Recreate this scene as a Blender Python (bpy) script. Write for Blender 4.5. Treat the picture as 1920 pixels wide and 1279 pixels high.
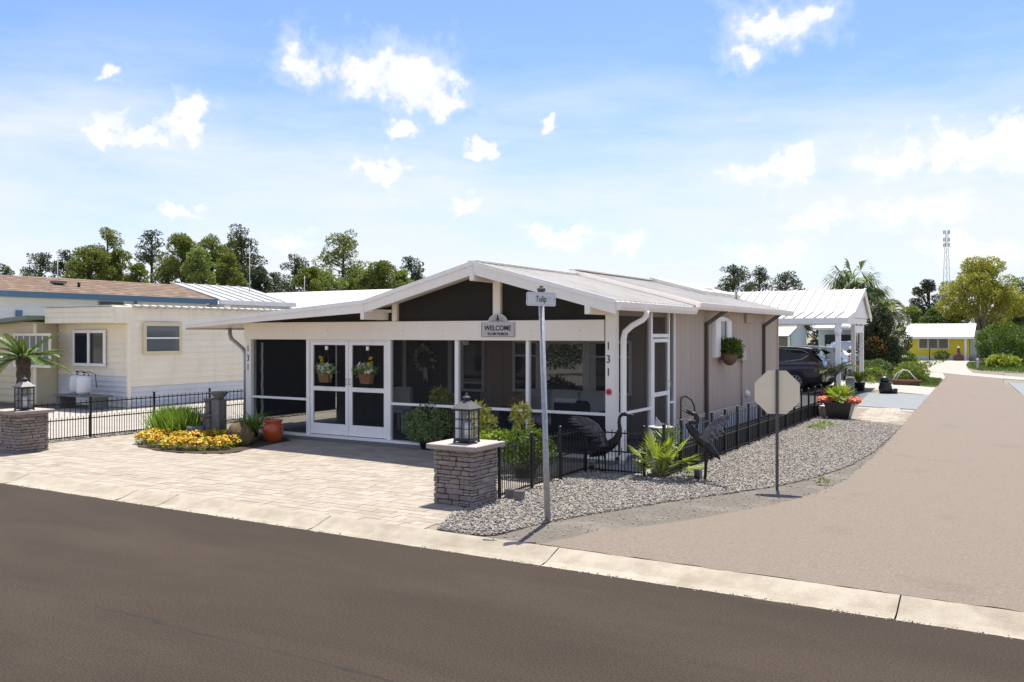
import bpy, math, random
import numpy as np
from mathutils import Vector, Matrix

for o in list(bpy.data.objects): bpy.data.objects.remove(o)
SC = bpy.context.scene
COL = SC.collection
R = math.radians
# ---------------------------------------------------------------- camera
CAM_H, YAW, FPX, HZN = 2.2, R(30.45), 1643.0, 625.0
cam = bpy.data.cameras.new('camera'); cam_o = bpy.data.objects.new('camera', cam); COL.objects.link(cam_o)
cam_o.location = (0, 0, CAM_H); cam_o.rotation_euler = (R(90), 0, YAW)
cam.sensor_width = 36; cam.lens = 36*FPX/1920; cam.shift_y = -14.5/1920
cam.clip_start = .1; cam.clip_end = 3000
SC.camera = cam_o
# ---------------------------------------------------------------- light and exposure
SUN_EL, SUN_DIR = R(69), (-.28, 1.0)          # the sun stands behind the house, a little to the left
SKY_STRENGTH, SUN_STRENGTH, EXPOSURE = .15, 2.4, 1.95
vs = SC.view_settings
vs.view_transform = 'Standard'; vs.look = 'None'; vs.exposure = EXPOSURE; vs.gamma = 1; vs.use_curve_mapping = False
sun = bpy.data.lights.new('sun', 'SUN'); sun.energy = SUN_STRENGTH; sun.angle = R(.5); sun.color = (1, .93, .83)
sun_o = bpy.data.objects.new('sun', sun); COL.objects.link(sun_o)
_sd = Vector((SUN_DIR[0], SUN_DIR[1], 0)).normalized()
SUNV = Vector((_sd.x*math.cos(SUN_EL), _sd.y*math.cos(SUN_EL), math.sin(SUN_EL)))
sun_o.rotation_euler = SUNV.to_track_quat('Z', 'Y').to_euler(); sun_o.location = (0, 0, 40)
CS, SN = math.cos(YAW), math.sin(YAW)
def at(px, py, D):                              # a point seen at photo pixel px,py that stands D metres in front of the camera
    t = (px-960)/FPX
    return Vector((D*(t*CS-SN), D*(CS+SN*t), CAM_H-(py-HZN)/FPX*D))
def ground(px, py, z=0.0): return at(px, py, (CAM_H-z)*FPX/(py-HZN))
def front_x(px, Y): t = (px-960)/FPX; return Y/(CS+SN*t)*(t*CS-SN)
def side_y(px, X): t = (px-960)/FPX; return X/(t*CS-SN)*(CS+SN*t)
def depth(p): return -p[0]*SN+p[1]*CS
# sky: clear blue with veils that thicken to the horizon and fair-weather cumulus all round
W = bpy.data.worlds.new('World'); SC.world = W; W.use_nodes = True
W.cycles.sampling_method = 'MANUAL'; W.cycles.sample_map_resolution = 512
nt = W.node_tree; N = nt.nodes; Lk = nt.links; N.clear()
def nd(t, **k):
    n = N.new(t)
    for a, b in k.items(): setattr(n, a, b)
    return n
def mth(op, a, b=None, c=None, clamp=False):
    n = nd('ShaderNodeMath', operation=op, use_clamp=clamp)
    for i, v in enumerate((a, b, c)):
        if v is None: continue
        if isinstance(v, (int, float)): n.inputs[i].default_value = v
        else: Lk.new(v, n.inputs[i])
    return n.outputs[0]
def mrange(v, a, b, c=0, d=1, smooth=True):
    n = nd('ShaderNodeMapRange', interpolation_type='SMOOTHSTEP' if smooth else 'LINEAR')
    Lk.new(v, n.inputs[0])
    for i, q in enumerate((a, b, c, d)): n.inputs[i+1].default_value = q
    return n.outputs[0]
sky = nd('ShaderNodeTexSky', sky_type='NISHITA', sun_disc=False, sun_elevation=SUN_EL, altitude=0, air_density=1.0, dust_density=.6, ozone_density=4)
sky.sun_rotation = math.atan2(SUNV.x, SUNV.y)
tc = nd('ShaderNodeTexCoord'); DIR = tc.outputs['Generated']
sep = nd('ShaderNodeSeparateXYZ'); Lk.new(DIR, sep.inputs[0]); EZ = sep.outputs[2]
def noise(vec, scale, detail=6, rough=.55, stretch=None):
    if stretch:
        m = nd('ShaderNodeMapping'); m.inputs['Scale'].default_value = stretch; Lk.new(vec, m.inputs[0]); vec = m.outputs[0]
    n = nd('ShaderNodeTexNoise'); n.inputs['Scale'].default_value = scale; n.inputs['Detail'].default_value = detail; n.inputs['Roughness'].default_value = rough
    Lk.new(vec, n.inputs['Vector']); return n.outputs['Fac']
def dot(vec):
    n = nd('ShaderNodeVectorMath', operation='DOT_PRODUCT'); Lk.new(DIR, n.inputs[0]); n.inputs[1].default_value = vec; return n.outputs['Value']
def pdir(px, py): return (at(px, py, 1)-Vector((0, 0, CAM_H))).normalized()
# clouds: centre direction, half width and half height in photo pixels
CLOUDS = [(560,118,52,34),(680,135,52,42),(755,155,75,48),(835,182,55,30),(205,245,62,36),(270,258,40,26),(352,222,62,34),(750,246,42,24),(897,271,34,20),
          (712,312,58,26),(342,392,66,20),(1460,42,64,34),(1515,25,30,22),(1400,100,30,24),(1495,312,62,44),(1405,325,75,36),(1690,290,70,48),(1790,280,80,55),(1890,275,80,60),
          (1050,437,80,26),(1530,414,70,24),(1450,470,85,32),(875,384,34,15),(1012,236,20,16),(200,144,16,11),(1180,440,60,26),(1720,400,110,26),(545,455,50,20),(1850,470,90,30)]
rng = random.Random(5)
allc = [(pdir(a, b), c/FPX, d/FPX) for a, b, c, d in CLOUDS]
for k in range(16):                              # the same kind of clouds in the rest of the sky
    az = rng.uniform(0, 2*math.pi); el = R(rng.uniform(8, 60))
    d = Vector((math.cos(az)*math.cos(el), math.sin(az)*math.cos(el), math.sin(el)))
    if d.dot(pdir(960, 500)) > .8: continue
    allc.append((d, rng.uniform(.04, .1), rng.uniform(.02, .05)))
def nvec(scale, detail, amp):
    n = nd('ShaderNodeTexNoise'); n.inputs['Scale'].default_value = scale; n.inputs['Detail'].default_value = detail; n.inputs['Roughness'].default_value = .6; Lk.new(DIR, n.inputs['Vector'])
    v = nd('ShaderNodeVectorMath', operation='MULTIPLY_ADD'); Lk.new(n.outputs['Color'], v.inputs[0]); v.inputs[1].default_value = (amp,)*3; v.inputs[2].default_value = (-amp/2,)*3; return v.outputs[0]
def vadd(p, q):
    v = nd('ShaderNodeVectorMath', operation='ADD'); Lk.new(p, v.inputs[0]); Lk.new(q, v.inputs[1]); return v.outputs[0]
WDIR = vadd(vadd(DIR, nvec(16, 3, .075)), nvec(55, 5, .035))
fmin = None
for d, a, b in allc:
    rt = d.cross(Vector((0, 0, 1))).normalized(); up = rt.cross(d)
    mp = nd('ShaderNodeMapping', vector_type='TEXTURE'); Lk.new(WDIR, mp.inputs[0])
    mp.inputs['Location'].default_value = d; mp.inputs['Rotation'].default_value = Matrix((rt, d, up)).transposed().to_euler(); mp.inputs['Scale'].default_value = (a, .3, b)
    ln = nd('ShaderNodeVectorMath', operation='LENGTH'); Lk.new(mp.outputs[0], ln.inputs[0])
    fmin = ln.outputs['Value'] if fmin is None else mth('SMOOTH_MIN', fmin, ln.outputs['Value'], .25)
puffn = mth('ADD', mth('MULTIPLY', mth('SUBTRACT', noise(DIR, 24, 9, .66), .5), 1.2), mth('MULTIPLY', mth('SUBTRACT', noise(DIR, 80, 6, .65), .5), .9))
puff = mrange(mth('ADD', fmin, puffn), 1.28, .42, 0, .97)
wisp = mrange(mth('ADD', fmin, mth('MULTIPLY', puffn, 1.5)), 2.1, .6, 0, .45)
veil = mth('ADD', mrange(EZ, .36, .03, 0.05, 1.0), mth('MULTIPLY', mth('SUBTRACT', noise(DIR, 3.2, 7, .62, (1, 1, 4.5)), .5), 1.9), clamp=True)
veil = mth('MULTIPLY', veil, mrange(EZ, .38, .2, .0, 1.0))
low = mth('MULTIPLY', mrange(noise(DIR, 14, 7, .6, (1, 1, 2.6)), .5, .66), mrange(EZ, .2, .06, 0, .75))
high = mth('MULTIPLY', mrange(noise(DIR, 2.6, 7, .6), .40, .62), mrange(EZ, .36, .60, 0, .8))      # unseen broken cloud overhead, added to brighten and neutralise the fill light
cov = mth('MAXIMUM', mth('MAXIMUM', mth('MAXIMUM', puff, wisp), high), mth('MULTIPLY', mth('MAXIMUM', veil, low), .93), clamp=True)
shade = noise(DIR, 20, 5, .6)
mix = nd('ShaderNodeMix', data_type='RGBA'); Lk.new(cov, mix.inputs['Factor']); 
tint = nd('ShaderNodeMix', data_type='RGBA', blend_type='MULTIPLY'); tint.inputs['Factor'].default_value = 1
Lk.new(sky.outputs[0], tint.inputs['A']); tint.inputs['B'].default_value = (.268, .282, .345, 1)
Lk.new(tint.outputs['Result'], mix.inputs['A'])
cl = nd('ShaderNodeMix', data_type='RGBA'); Lk.new(mth('MULTIPLY', mth('MAXIMUM', puff, high), mrange(shade, .3, .58, .35, 1.0)), cl.inputs['Factor'])
cl.inputs['A'].default_value = (1.60, 1.67, 1.80, 1); cl.inputs['B'].default_value = (1.84, 1.82, 1.82, 1)
Lk.new(cl.outputs['Result'], mix.inputs['B'])
bg = nd('ShaderNodeBackground'); bg.inputs['Strength'].default_value = SKY_STRENGTH; Lk.new(mix.outputs['Result'], bg.inputs['Color'])
wo = nd('ShaderNodeOutputWorld'); Lk.new(bg.outputs[0], wo.inputs[0])

# ---------------------------------------------------------------- materials
MATS = {}
def mat(name, col, rough=.7, col2=None, scale=6, detail=5, bump=0, bscale=60, bdist=.01, metal=0, var=0, huevar=None, spec=.5, seam=None, stretch=None, leaf=0, col3=None, scale3=1.2, ramp=(.35, .65), coat=0, grain=0, gscale=140, streak=None, spots=None):
    m = bpy.data.materials.new(name); m.use_nodes = True; t = m.node_tree; n = t.nodes; l = t.links
    b = n['Principled BSDF']; b.inputs['Roughness'].default_value = rough; b.inputs['Metallic'].default_value = metal
    b.inputs['Specular IOR Level'].default_value = spec; b.inputs['Coat Weight'].default_value = coat
    geo = n.new('ShaderNodeNewGeometry'); pos = geo.outputs['Position']
    if stretch:
        mp = n.new('ShaderNodeMapping'); mp.inputs['Scale'].default_value = stretch; l.new(pos, mp.inputs[0]); pos = mp.outputs[0]
    def rgb(c):
        r = n.new('ShaderNodeRGB'); r.outputs[0].default_value = (*c, 1); return r.outputs[0]
    def nz(s, d=detail, rr=.6):
        q = n.new('ShaderNodeTexNoise'); q.inputs['Scale'].default_value = s; q.inputs['Detail'].default_value = d; q.inputs['Roughness'].default_value = rr; l.new(pos, q.inputs['Vector']); return q.outputs['Fac']
    def mx(f, a, c, bt='MIX'):
        q = n.new('ShaderNodeMix'); q.data_type = 'RGBA'; q.blend_type = bt
        if isinstance(f, float): q.inputs['Factor'].default_value = f
        else: l.new(f, q.inputs['Factor'])
        l.new(a, q.inputs['A']); l.new(c, q.inputs['B']); return q.outputs['Result']
    def mr(v, a, c, d=0, e=1):
        q = n.new('ShaderNodeMapRange'); l.new(v, q.inputs[0])
        for i, x in enumerate((a, c, d, e)): q.inputs[i+1].default_value = x
        return q.outputs[0]
    def ma(op, a, c):
        q = n.new('ShaderNodeMath'); q.operation = op
        for i, v in enumerate((a, c)):
            if isinstance(v, (int, float)): q.inputs[i].default_value = v
            else: l.new(v, q.inputs[i])
        return q.outputs[0]
    c = rgb(col)
    if huevar or var:
        oi = n.new('ShaderNodeObjectInfo')
        rnd = ma('FRACT', ma('ADD', oi.outputs['Random'], geo.outputs['Random Per Island']), 0)
        if huevar:
            cr = n.new('ShaderNodeValToRGB'); cr.color_ramp.interpolation = 'LINEAR'; l.new(rnd, cr.inputs[0])
            cols = [col]+list(huevar); e = cr.color_ramp.elements
            e[0].color = (*cols[0], 1); e[1].color = (*cols[-1], 1)
            for i in range(1, len(cols)-1): e.new(i/(len(cols)-1)).color = (*cols[i], 1)
            c = cr.outputs[0]
    if col2: c = mx(mr(nz(scale), ramp[0], ramp[1]), c, rgb(col2))
    if col3: c = mx(mr(nz(scale3, 4), .48, .72), c, rgb(col3))
    if var:
        r2 = ma('FRACT', ma('MULTIPLY', rnd, 7.31), 0)
        hs = n.new('ShaderNodeHueSaturation'); l.new(c, hs.inputs['Color']); l.new(mr(r2, 0, 1, 1-var, 1+var), hs.inputs['Value']); c = hs.outputs[0]
    if streak:                                   # rain streaks and grime, long in z
        mp2 = n.new('ShaderNodeMapping'); mp2.inputs['Scale'].default_value = (3.5, 3.5, .4); l.new(geo.outputs['Position'], mp2.inputs[0])
        q = n.new('ShaderNodeTexNoise'); q.inputs['Scale'].default_value = 1.6; q.inputs['Detail'].default_value = 7; q.inputs['Roughness'].default_value = .65; l.new(mp2.outputs[0], q.inputs['Vector'])
        c = mx(mr(q.outputs['Fac'], .50, .74, 0, streak[1]), c, rgb(streak[0]))
    if spots:
        q = n.new('ShaderNodeTexNoise'); q.inputs['Scale'].default_value = spots[1]; q.inputs['Detail'].default_value = 5; l.new(geo.outputs['Position'], q.inputs['Vector'])
        c = mx(mr(q.outputs['Fac'], .62, .70, 0, spots[2]), c, rgb(spots[0]))
    if grain:
        q = n.new('ShaderNodeTexNoise'); q.inputs['Scale'].default_value = gscale; q.inputs['Detail'].default_value = 3; q.inputs['Roughness'].default_value = .8; l.new(geo.outputs['Position'], q.inputs['Vector'])
        hs = n.new('ShaderNodeHueSaturation'); l.new(c, hs.inputs['Color']); l.new(mr(q.outputs['Fac'], .33, .67, 1-grain, 1+grain), hs.inputs['Value']); c = hs.outputs[0]
    if seam:                                     # an irregular dark joint along y = seam
        sx = n.new('ShaderNodeSeparateXYZ'); l.new(geo.outputs['Position'], sx.inputs[0])
        q = ma('ABSOLUTE', ma('ADD', ma('SUBTRACT', sx.outputs[1], seam), ma('MULTIPLY', ma('SUBTRACT', nz(6, 9, .75), .5), .22)), 0)
        f = ma('MULTIPLY', mr(q, .024, .004), mr(nz(1.7), .40, .54))
        c = mx(f, c, rgb((.022, .02, .018)))
    l.new(c, b.inputs['Base Color'])
    if bump:
        bp = n.new('ShaderNodeBump'); bp.inputs['Strength'].default_value = bump; bp.inputs['Distance'].default_value = bdist
        l.new(nz(bscale, 6, .65), bp.inputs['Height']); l.new(bp.outputs[0], b.inputs['Normal'])
    if leaf:
        tr = n.new('ShaderNodeBsdfTranslucent'); l.new(mx(1.0, c, rgb((1.0, 1.0, .55)), 'MULTIPLY'), tr.inputs[0])
        ms = n.new('ShaderNodeMixShader'); ms.inputs[0].default_value = leaf
        l.new(b.outputs[0], ms.inputs[1]); l.new(tr.outputs[0], ms.inputs[2]); l.new(ms.outputs[0], n['Material Output'].inputs[0])
    MATS[name] = m; return m
def glassy(name, col, fac, rough=.02, gl=(1, 1, 1)):           # tinted pane: see-through to the degree fac, with a mirror sheen
    m = bpy.data.materials.new(name); m.use_nodes = True; n = m.node_tree.nodes; l = m.node_tree.links
    b = n['Principled BSDF']; b.inputs['Base Color'].default_value = (*col, 1); b.inputs['Roughness'].default_value = rough
    if fac:
        tr = n.new('ShaderNodeBsdfTransparent'); tr.inputs[0].default_value = (*gl, 1); ms = n.new('ShaderNodeMixShader'); ms.inputs[0].default_value = fac
        l.new(b.outputs[0], ms.inputs[1]); l.new(tr.outputs[0], ms.inputs[2]); l.new(ms.outputs[0], n['Material Output'].inputs[0])
    MATS[name] = m
# ground
mat('asphalt', (0.04074, 0.02947, 0.02032), .88, (0.02947, 0.02128, 0.01456), .9, 9, .7, 170, .008, seam=4.55, spec=.2, col3=(0.04767, 0.03519, 0.0253), scale3=.6, stretch=(.3, 1, 1), ramp=(.3, .7), grain=.5, gscale=62, spots=((.033, .026, .02), 2.3, .45))
mat('lane', (0.1774, 0.1446, 0.1139), .9, (0.1321, 0.1074, 0.08483), 55, 6, .7, 120, .01, col3=(0.1547, 0.1228, 0.09581), scale3=.45, grain=.5, gscale=55, ramp=(.4, .6), spots=((0.1133, 0.09178, 0.07226), .8, .5))
mat('apron', (0.1275, 0.1139, 0.09435), .95, (0.0833, 0.0731, 0.06035), 26, 8, .7, 90, .012, col3=(0.1598, 0.1403, 0.1182), scale3=1.6, grain=.3, gscale=70)
mat('kerb', (0.3595, 0.3235, 0.2589), .9, (0.3019, 0.266, 0.2049), 5, 8, .8, 90, .012, var=.06, col3=(0.2444, 0.2085, 0.1545), scale3=2.0, grain=.16, gscale=120)
mat('paver', (0.2538, 0.2207, 0.1748), .85, (0.3029, 0.2689, 0.2223), 1.1, 6, .35, 130, .003, huevar=[(0.2702, 0.2364, 0.191), (0.2162, 0.1775, 0.1352), (0.3135, 0.2795, 0.2328), (0.2702, 0.2476, 0.2062), (0.1949, 0.1613, 0.1248)], ramp=(.3, .95))
mat('paver_joint', (0.1658, 0.1403, 0.1088), .95, (0.2167, 0.1845, 0.147), 4)
mat('gravel_ground', (0.08, 0.072, 0.064), .95, (0.208, 0.188, 0.16), 40, 8, .9, 40, .02)
mat('stone_chip', (0.2622, 0.2403, 0.2098), .85, huevar=[(0.3146, 0.2884, 0.2535), (0.201, 0.1791, 0.1573), (0.3671, 0.3364, 0.2884), (0.236, 0.2053, 0.1704), (0.1486, 0.1354, 0.1224), (0.3146, 0.2972, 0.2709)], var=.15)
mat('lot', (0.189, 0.1719, 0.1422), .95, (0.1485, 0.1422, 0.1008), 1.2, 7, .4, 60)
mat('concrete', (0.3209, 0.2988, 0.2649), .85, (0.2712, 0.253, 0.2222), 1.6, 7, .3, 80, .004)
mat('slab_grey', (.20, .195, .19), .85, (.16, .155, .15), 2, 6, .2, 80, .003)
mat('paint_grey', (0.1598, 0.1768, 0.187), .75, (0.136, 0.153, 0.1632), 3, 6, .2, 90, .003)
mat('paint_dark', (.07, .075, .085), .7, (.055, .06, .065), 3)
mat('mulch', (.035, .022, .014), .95, (.065, .04, .025), 30, 6, 1, 60, .03)
mat('grass_ground', (.085, .12, .03), .95, (.11, .13, .045), 5, 6, .6, 60, .02)
mat('grass', (.09, .15, .03), .7, huevar=[(.12, .18, .035), (.15, .18, .06), (.07, .12, .025)], leaf=.3)
mat('far_ground', (.16, .17, .09), .95, (.22, .2, .13), .05)
# building
mat('white_paint', (0.924, 0.8584, 0.7721), .55, (0.8925, 0.8274, 0.742), 2.5, 6, .05, 40, streak=((0.714, 0.6412, 0.5515), .25))
mat('white_trim', (0.9116, 0.8815, 0.8388), .4, (0.8798, 0.85, 0.8081), 3, streak=((0.6572, 0.6191, 0.5626), .4))
mat('beam_white', (0.93, 0.8475, 0.7295), .6, (0.901, 0.8061, 0.6901), 1.5, 6, .08, 30, streak=((0.742, 0.6408, 0.5323), .2))
mat('roof_white', (0.6364, 0.6149, 0.5762), .5, (0.5848, 0.5633, 0.5246), .9, 7, var=.03, col3=(0.516, 0.4902, 0.4472), scale3=1.1, streak=((0.43, 0.3999, 0.3526), .3))
mat('soffit', (0.858, 0.792, 0.704), .6)
mat('grey_siding', (0.462, 0.3743, 0.3006), .7, (0.462, 0.3622, 0.2836), 2.2, 6, .18, 90, .003, var=.03, streak=((0.3326, 0.2596, 0.2042), .4))
mat('grey_trim', (0.5625, 0.4594, 0.3701), .65, (0.525, 0.4287, 0.3466), 3)
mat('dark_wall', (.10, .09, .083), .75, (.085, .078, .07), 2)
mat('brown_metal', (.085, .062, .052), .5)
glassy('screen', (.012, .012, .013), .52, .85)
glassy('screen_dark', (.016, .014, .012), .08, .85)
glassy('shade_cloth', (.013, .012, .011), 0, .9)
glassy('window_dark', (.018, .022, .03), 0, .03)
glassy('window_mirror', (.008, .009, .01), 0, .01)
MATS['window_mirror'].node_tree.nodes['Principled BSDF'].inputs['Specular IOR Level'].default_value = 1.0
MATS['window_mirror'].node_tree.nodes['Principled BSDF'].inputs['IOR'].default_value = 2.2
glassy('window_pale', (.12, .14, .14), 0, .05)
glassy('lantern_glass', (.8, .8, .78), .86, .05)
mat('curtain', (.7, .69, .66), .8)
mat('white_cloth', (.74, .72, .70), .85, (.66, .64, .62), 4)
mat('dark_cloth', (.02, .021, .03), .85)
mat('brown_cloth', (.5, .28, .12), .85)
mat('black_iron', (.012, .012, .013), .42, metal=0, spec=.5)
mat('black_board', (.011, .012, .012), .75, (.02, .02, .02), 4)
mat('bronze', (.022, .020, .020), .36, (.04, .036, .034), 14, 6, .3, 60, .004, metal=.55)
mat('bronze_wing', (.15, .14, .165), .38, (.07, .066, .08), 16, 6, .3, 60, .004, metal=.35, var=.3)
mat('pier_stone', (.32, .265, .225), .9, (.22, .18, .155), 14, 8, .8, 60, .012, huevar=[(.36, .295, .255), (.28, .235, .205), (.39, .31, .26), (.30, .265, .24), (.24, .20, .175)], var=.12, grain=.12, gscale=90)
mat('mortar', (.06, .052, .046), .95)
mat('cap_stone', (0.3612, 0.3145, 0.278), .85, (0.3102, 0.2677, 0.2346), 5, 7, .3, 70, .004)
mat('galv', (.42, .425, .43), .45, (.30, .305, .31), 18, 7, metal=.5)
mat('galv_dark', (.11, .11, .11), .55, (.08, .08, .08), 9, metal=.3)
mat('sign_back', (.80, .72, .57), .4, (.74, .64, .47), 1.3, 5, metal=.1, streak=((.6, .5, .35), .3))
mat('sign_white', (.72, .72, .71), .5, (.62, .62, .6), 14)
mat('sign_grey', (.60, .555, .54), .6, (.52, .48, .465), 30)
mat('ink', (.03, .028, .026), .7)
mat('red_paint', (.45, .012, .03), .4)
mat('pink_paint', (.8, .3, .36), .5)
mat('terracotta', (.50, .085, .022), .38, (.40, .06, .016), 6, coat=.3)
mat('fountain', (.20, .19, .18), .75, (.12, .115, .11), 12, 8, .5, 50)
mat('boulder', (.20, .13, .055), .9, (.07, .05, .028), 7, 9, .9, 20, .04)
mat('candle', (.82, .80, .74), .5)
mat('basket', (.26, .13, .06), .8, (.14, .065, .03), 60, 3, .6, 120)
mat('coco', (.12, .075, .04), .95, (.2, .13, .07), 50, 4, .8, 90)
mat('black_pot', (.018, .019, .02), .4)
mat('cream_siding', (0.9202, 0.8306, 0.6428), .6, (0.8774, 0.7838, 0.6003), 1.5, 6, var=.02, streak=((0.642, 0.5502, 0.397), .35))
mat('yellow_cream', (.70, .60, .40), .6, (.66, .56, .36), 1.5, var=.02)
mat('grey_skirt', (.70, .70, .70), .5, (.62, .62, .62), 2)
mat('green_trim', (.18, .22, .16), .6)
mat('white_siding', (.70, .735, .74), .6, (.66, .69, .70), 1.5, var=.02)
mat('blue_trim', (.075, .16, .25), .55)
mat('shingle', (0.1835, 0.1264, 0.08345), .95, (0.1345, 0.0867, 0.05841), 3, 6, .5, 60, .01, huevar=[(0.2079, 0.1517, 0.1043), (0.1529, 0.1011, 0.07094), (0.2324, 0.1734, 0.1252), (0.1713, 0.1193, 0.08345)], var=.15)
mat('metal_roof', (.33, .345, .355), .45, (.29, .30, .31), 1.2, var=.05)
mat('roof_bright', (.50, .495, .48), .5, (.45, .445, .43), 1, var=.05, col3=(.40, .39, .37), scale3=.8)
mat('tank_white', (.78, .77, .74), .35, (.72, .71, .68), 5)
mat('yellow_wall', (.86, .70, .045), .65, (.82, .65, .04), 1.2)
mat('jalousie', (.20, .165, .11), .4)
mat('car_paint', (.055, .042, .040), .25, coat=.8, metal=.3)
mat('car_white', (.75, .75, .75), .25, coat=.6)
mat('car_glass', (.01, .011, .012), .05)
mat('rubber', (.015, .015, .015), .85)
mat('rim', (.5, .5, .5), .3, metal=.8)
mat('chrome', (.7, .7, .7), .2, metal=.9)
mat('tail_lamp', (.25, .01, .012), .2)
mat('tower', (.30, .34, .38), .6)
mat('rust', (.16, .08, .045), .9, (.1, .05, .03), 8)
# plants
mat('bark', (.13, .095, .07), .95, (.07, .052, .04), 12, 7, .8, 30, .03)
mat('bark_pale', (.26, .22, .17), .95, (.18, .15, .11), 8, 7, .6, 30, .03)
def leafmat(name, c, f=.3, r=.55, vv=.22):
    mat(name, c[0], r, huevar=c[1:], var=vv, leaf=f, spec=.3)
leafmat('pine_leaf', [(0.133, 0.171, 0.036), (0.194, 0.231, 0.042), (0.110, 0.142, 0.036), (0.243, 0.262, 0.053)])
leafmat('pine_dark', [(0.047, 0.072, 0.040), (0.079, 0.103, 0.047), (0.055, 0.079, 0.045)])
leafmat('broad_light', [(0.180, 0.255, 0.053), (0.240, 0.300, 0.075), (0.135, 0.195, 0.045)])
leafmat('broad_mid', [(0.096, 0.144, 0.048), (0.136, 0.192, 0.056), (0.072, 0.112, 0.040)])
leafmat('acid_leaf', [(0.302, 0.298, 0.037), (0.388, 0.372, 0.049), (0.215, 0.238, 0.037), (0.173, 0.194, 0.037)])
leafmat('dark_leaf', [(0.026, 0.039, 0.018), (0.046, 0.058, 0.026), (0.036, 0.042, 0.021)])
leafmat('rust_leaf', [(0.260, 0.130, 0.046), (0.169, 0.098, 0.039), (0.091, 0.078, 0.033)])
leafmat('shrub_leaf', [(0.147, 0.223, 0.091), (0.245, 0.335, 0.141), (0.111, 0.166, 0.070), (0.392, 0.468, 0.221)])
leafmat('croton_leaf', [(0.664, 0.575, 0.129), (0.822, 0.719, 0.233), (0.474, 0.489, 0.091), (0.316, 0.388, 0.078)], .25)
leafmat('lime_leaf', [(0.264, 0.360, 0.042), (0.336, 0.432, 0.060), (0.192, 0.288, 0.036)], .35)
leafmat('green_leaf', [(0.084, 0.151, 0.022), (0.135, 0.210, 0.031), (0.059, 0.105, 0.017), (0.186, 0.249, 0.043)])
leafmat('sago_leaf', [(0.095, 0.162, 0.038), (0.162, 0.237, 0.048), (0.067, 0.114, 0.034)], .15, .35)
leafmat('palm_leaf', [(0.230, 0.302, 0.045), (0.345, 0.394, 0.068), (0.159, 0.224, 0.033)], .3, .45)
leafmat('palm_dry', [(0.195, 0.225, 0.075), (0.255, 0.255, 0.105), (0.135, 0.165, 0.060)])
leafmat('grass_tuft', [(0.164, 0.285, 0.046), (0.263, 0.390, 0.064), (0.132, 0.225, 0.039)], .35)
leafmat('yellow_petal', [(0.612, 0.344, 0.009), (0.663, 0.419, 0.025), (0.527, 0.254, 0.004), (0.595, 0.464, 0.051)], .25)
leafmat('white_petal', [(.70, .66, .54), (.62, .58, .42), (.75, .72, .64)], .2)
leafmat('gold_petal', [(.62, .42, .04), (.55, .38, .06)], .2)
leafmat('coral_petal', [(.60, .13, .06), (.52, .09, .05), (.64, .20, .09)], .2)
leafmat('maroon_leaf', [(.09, .012, .02), (.13, .02, .03)], .2)

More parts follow.
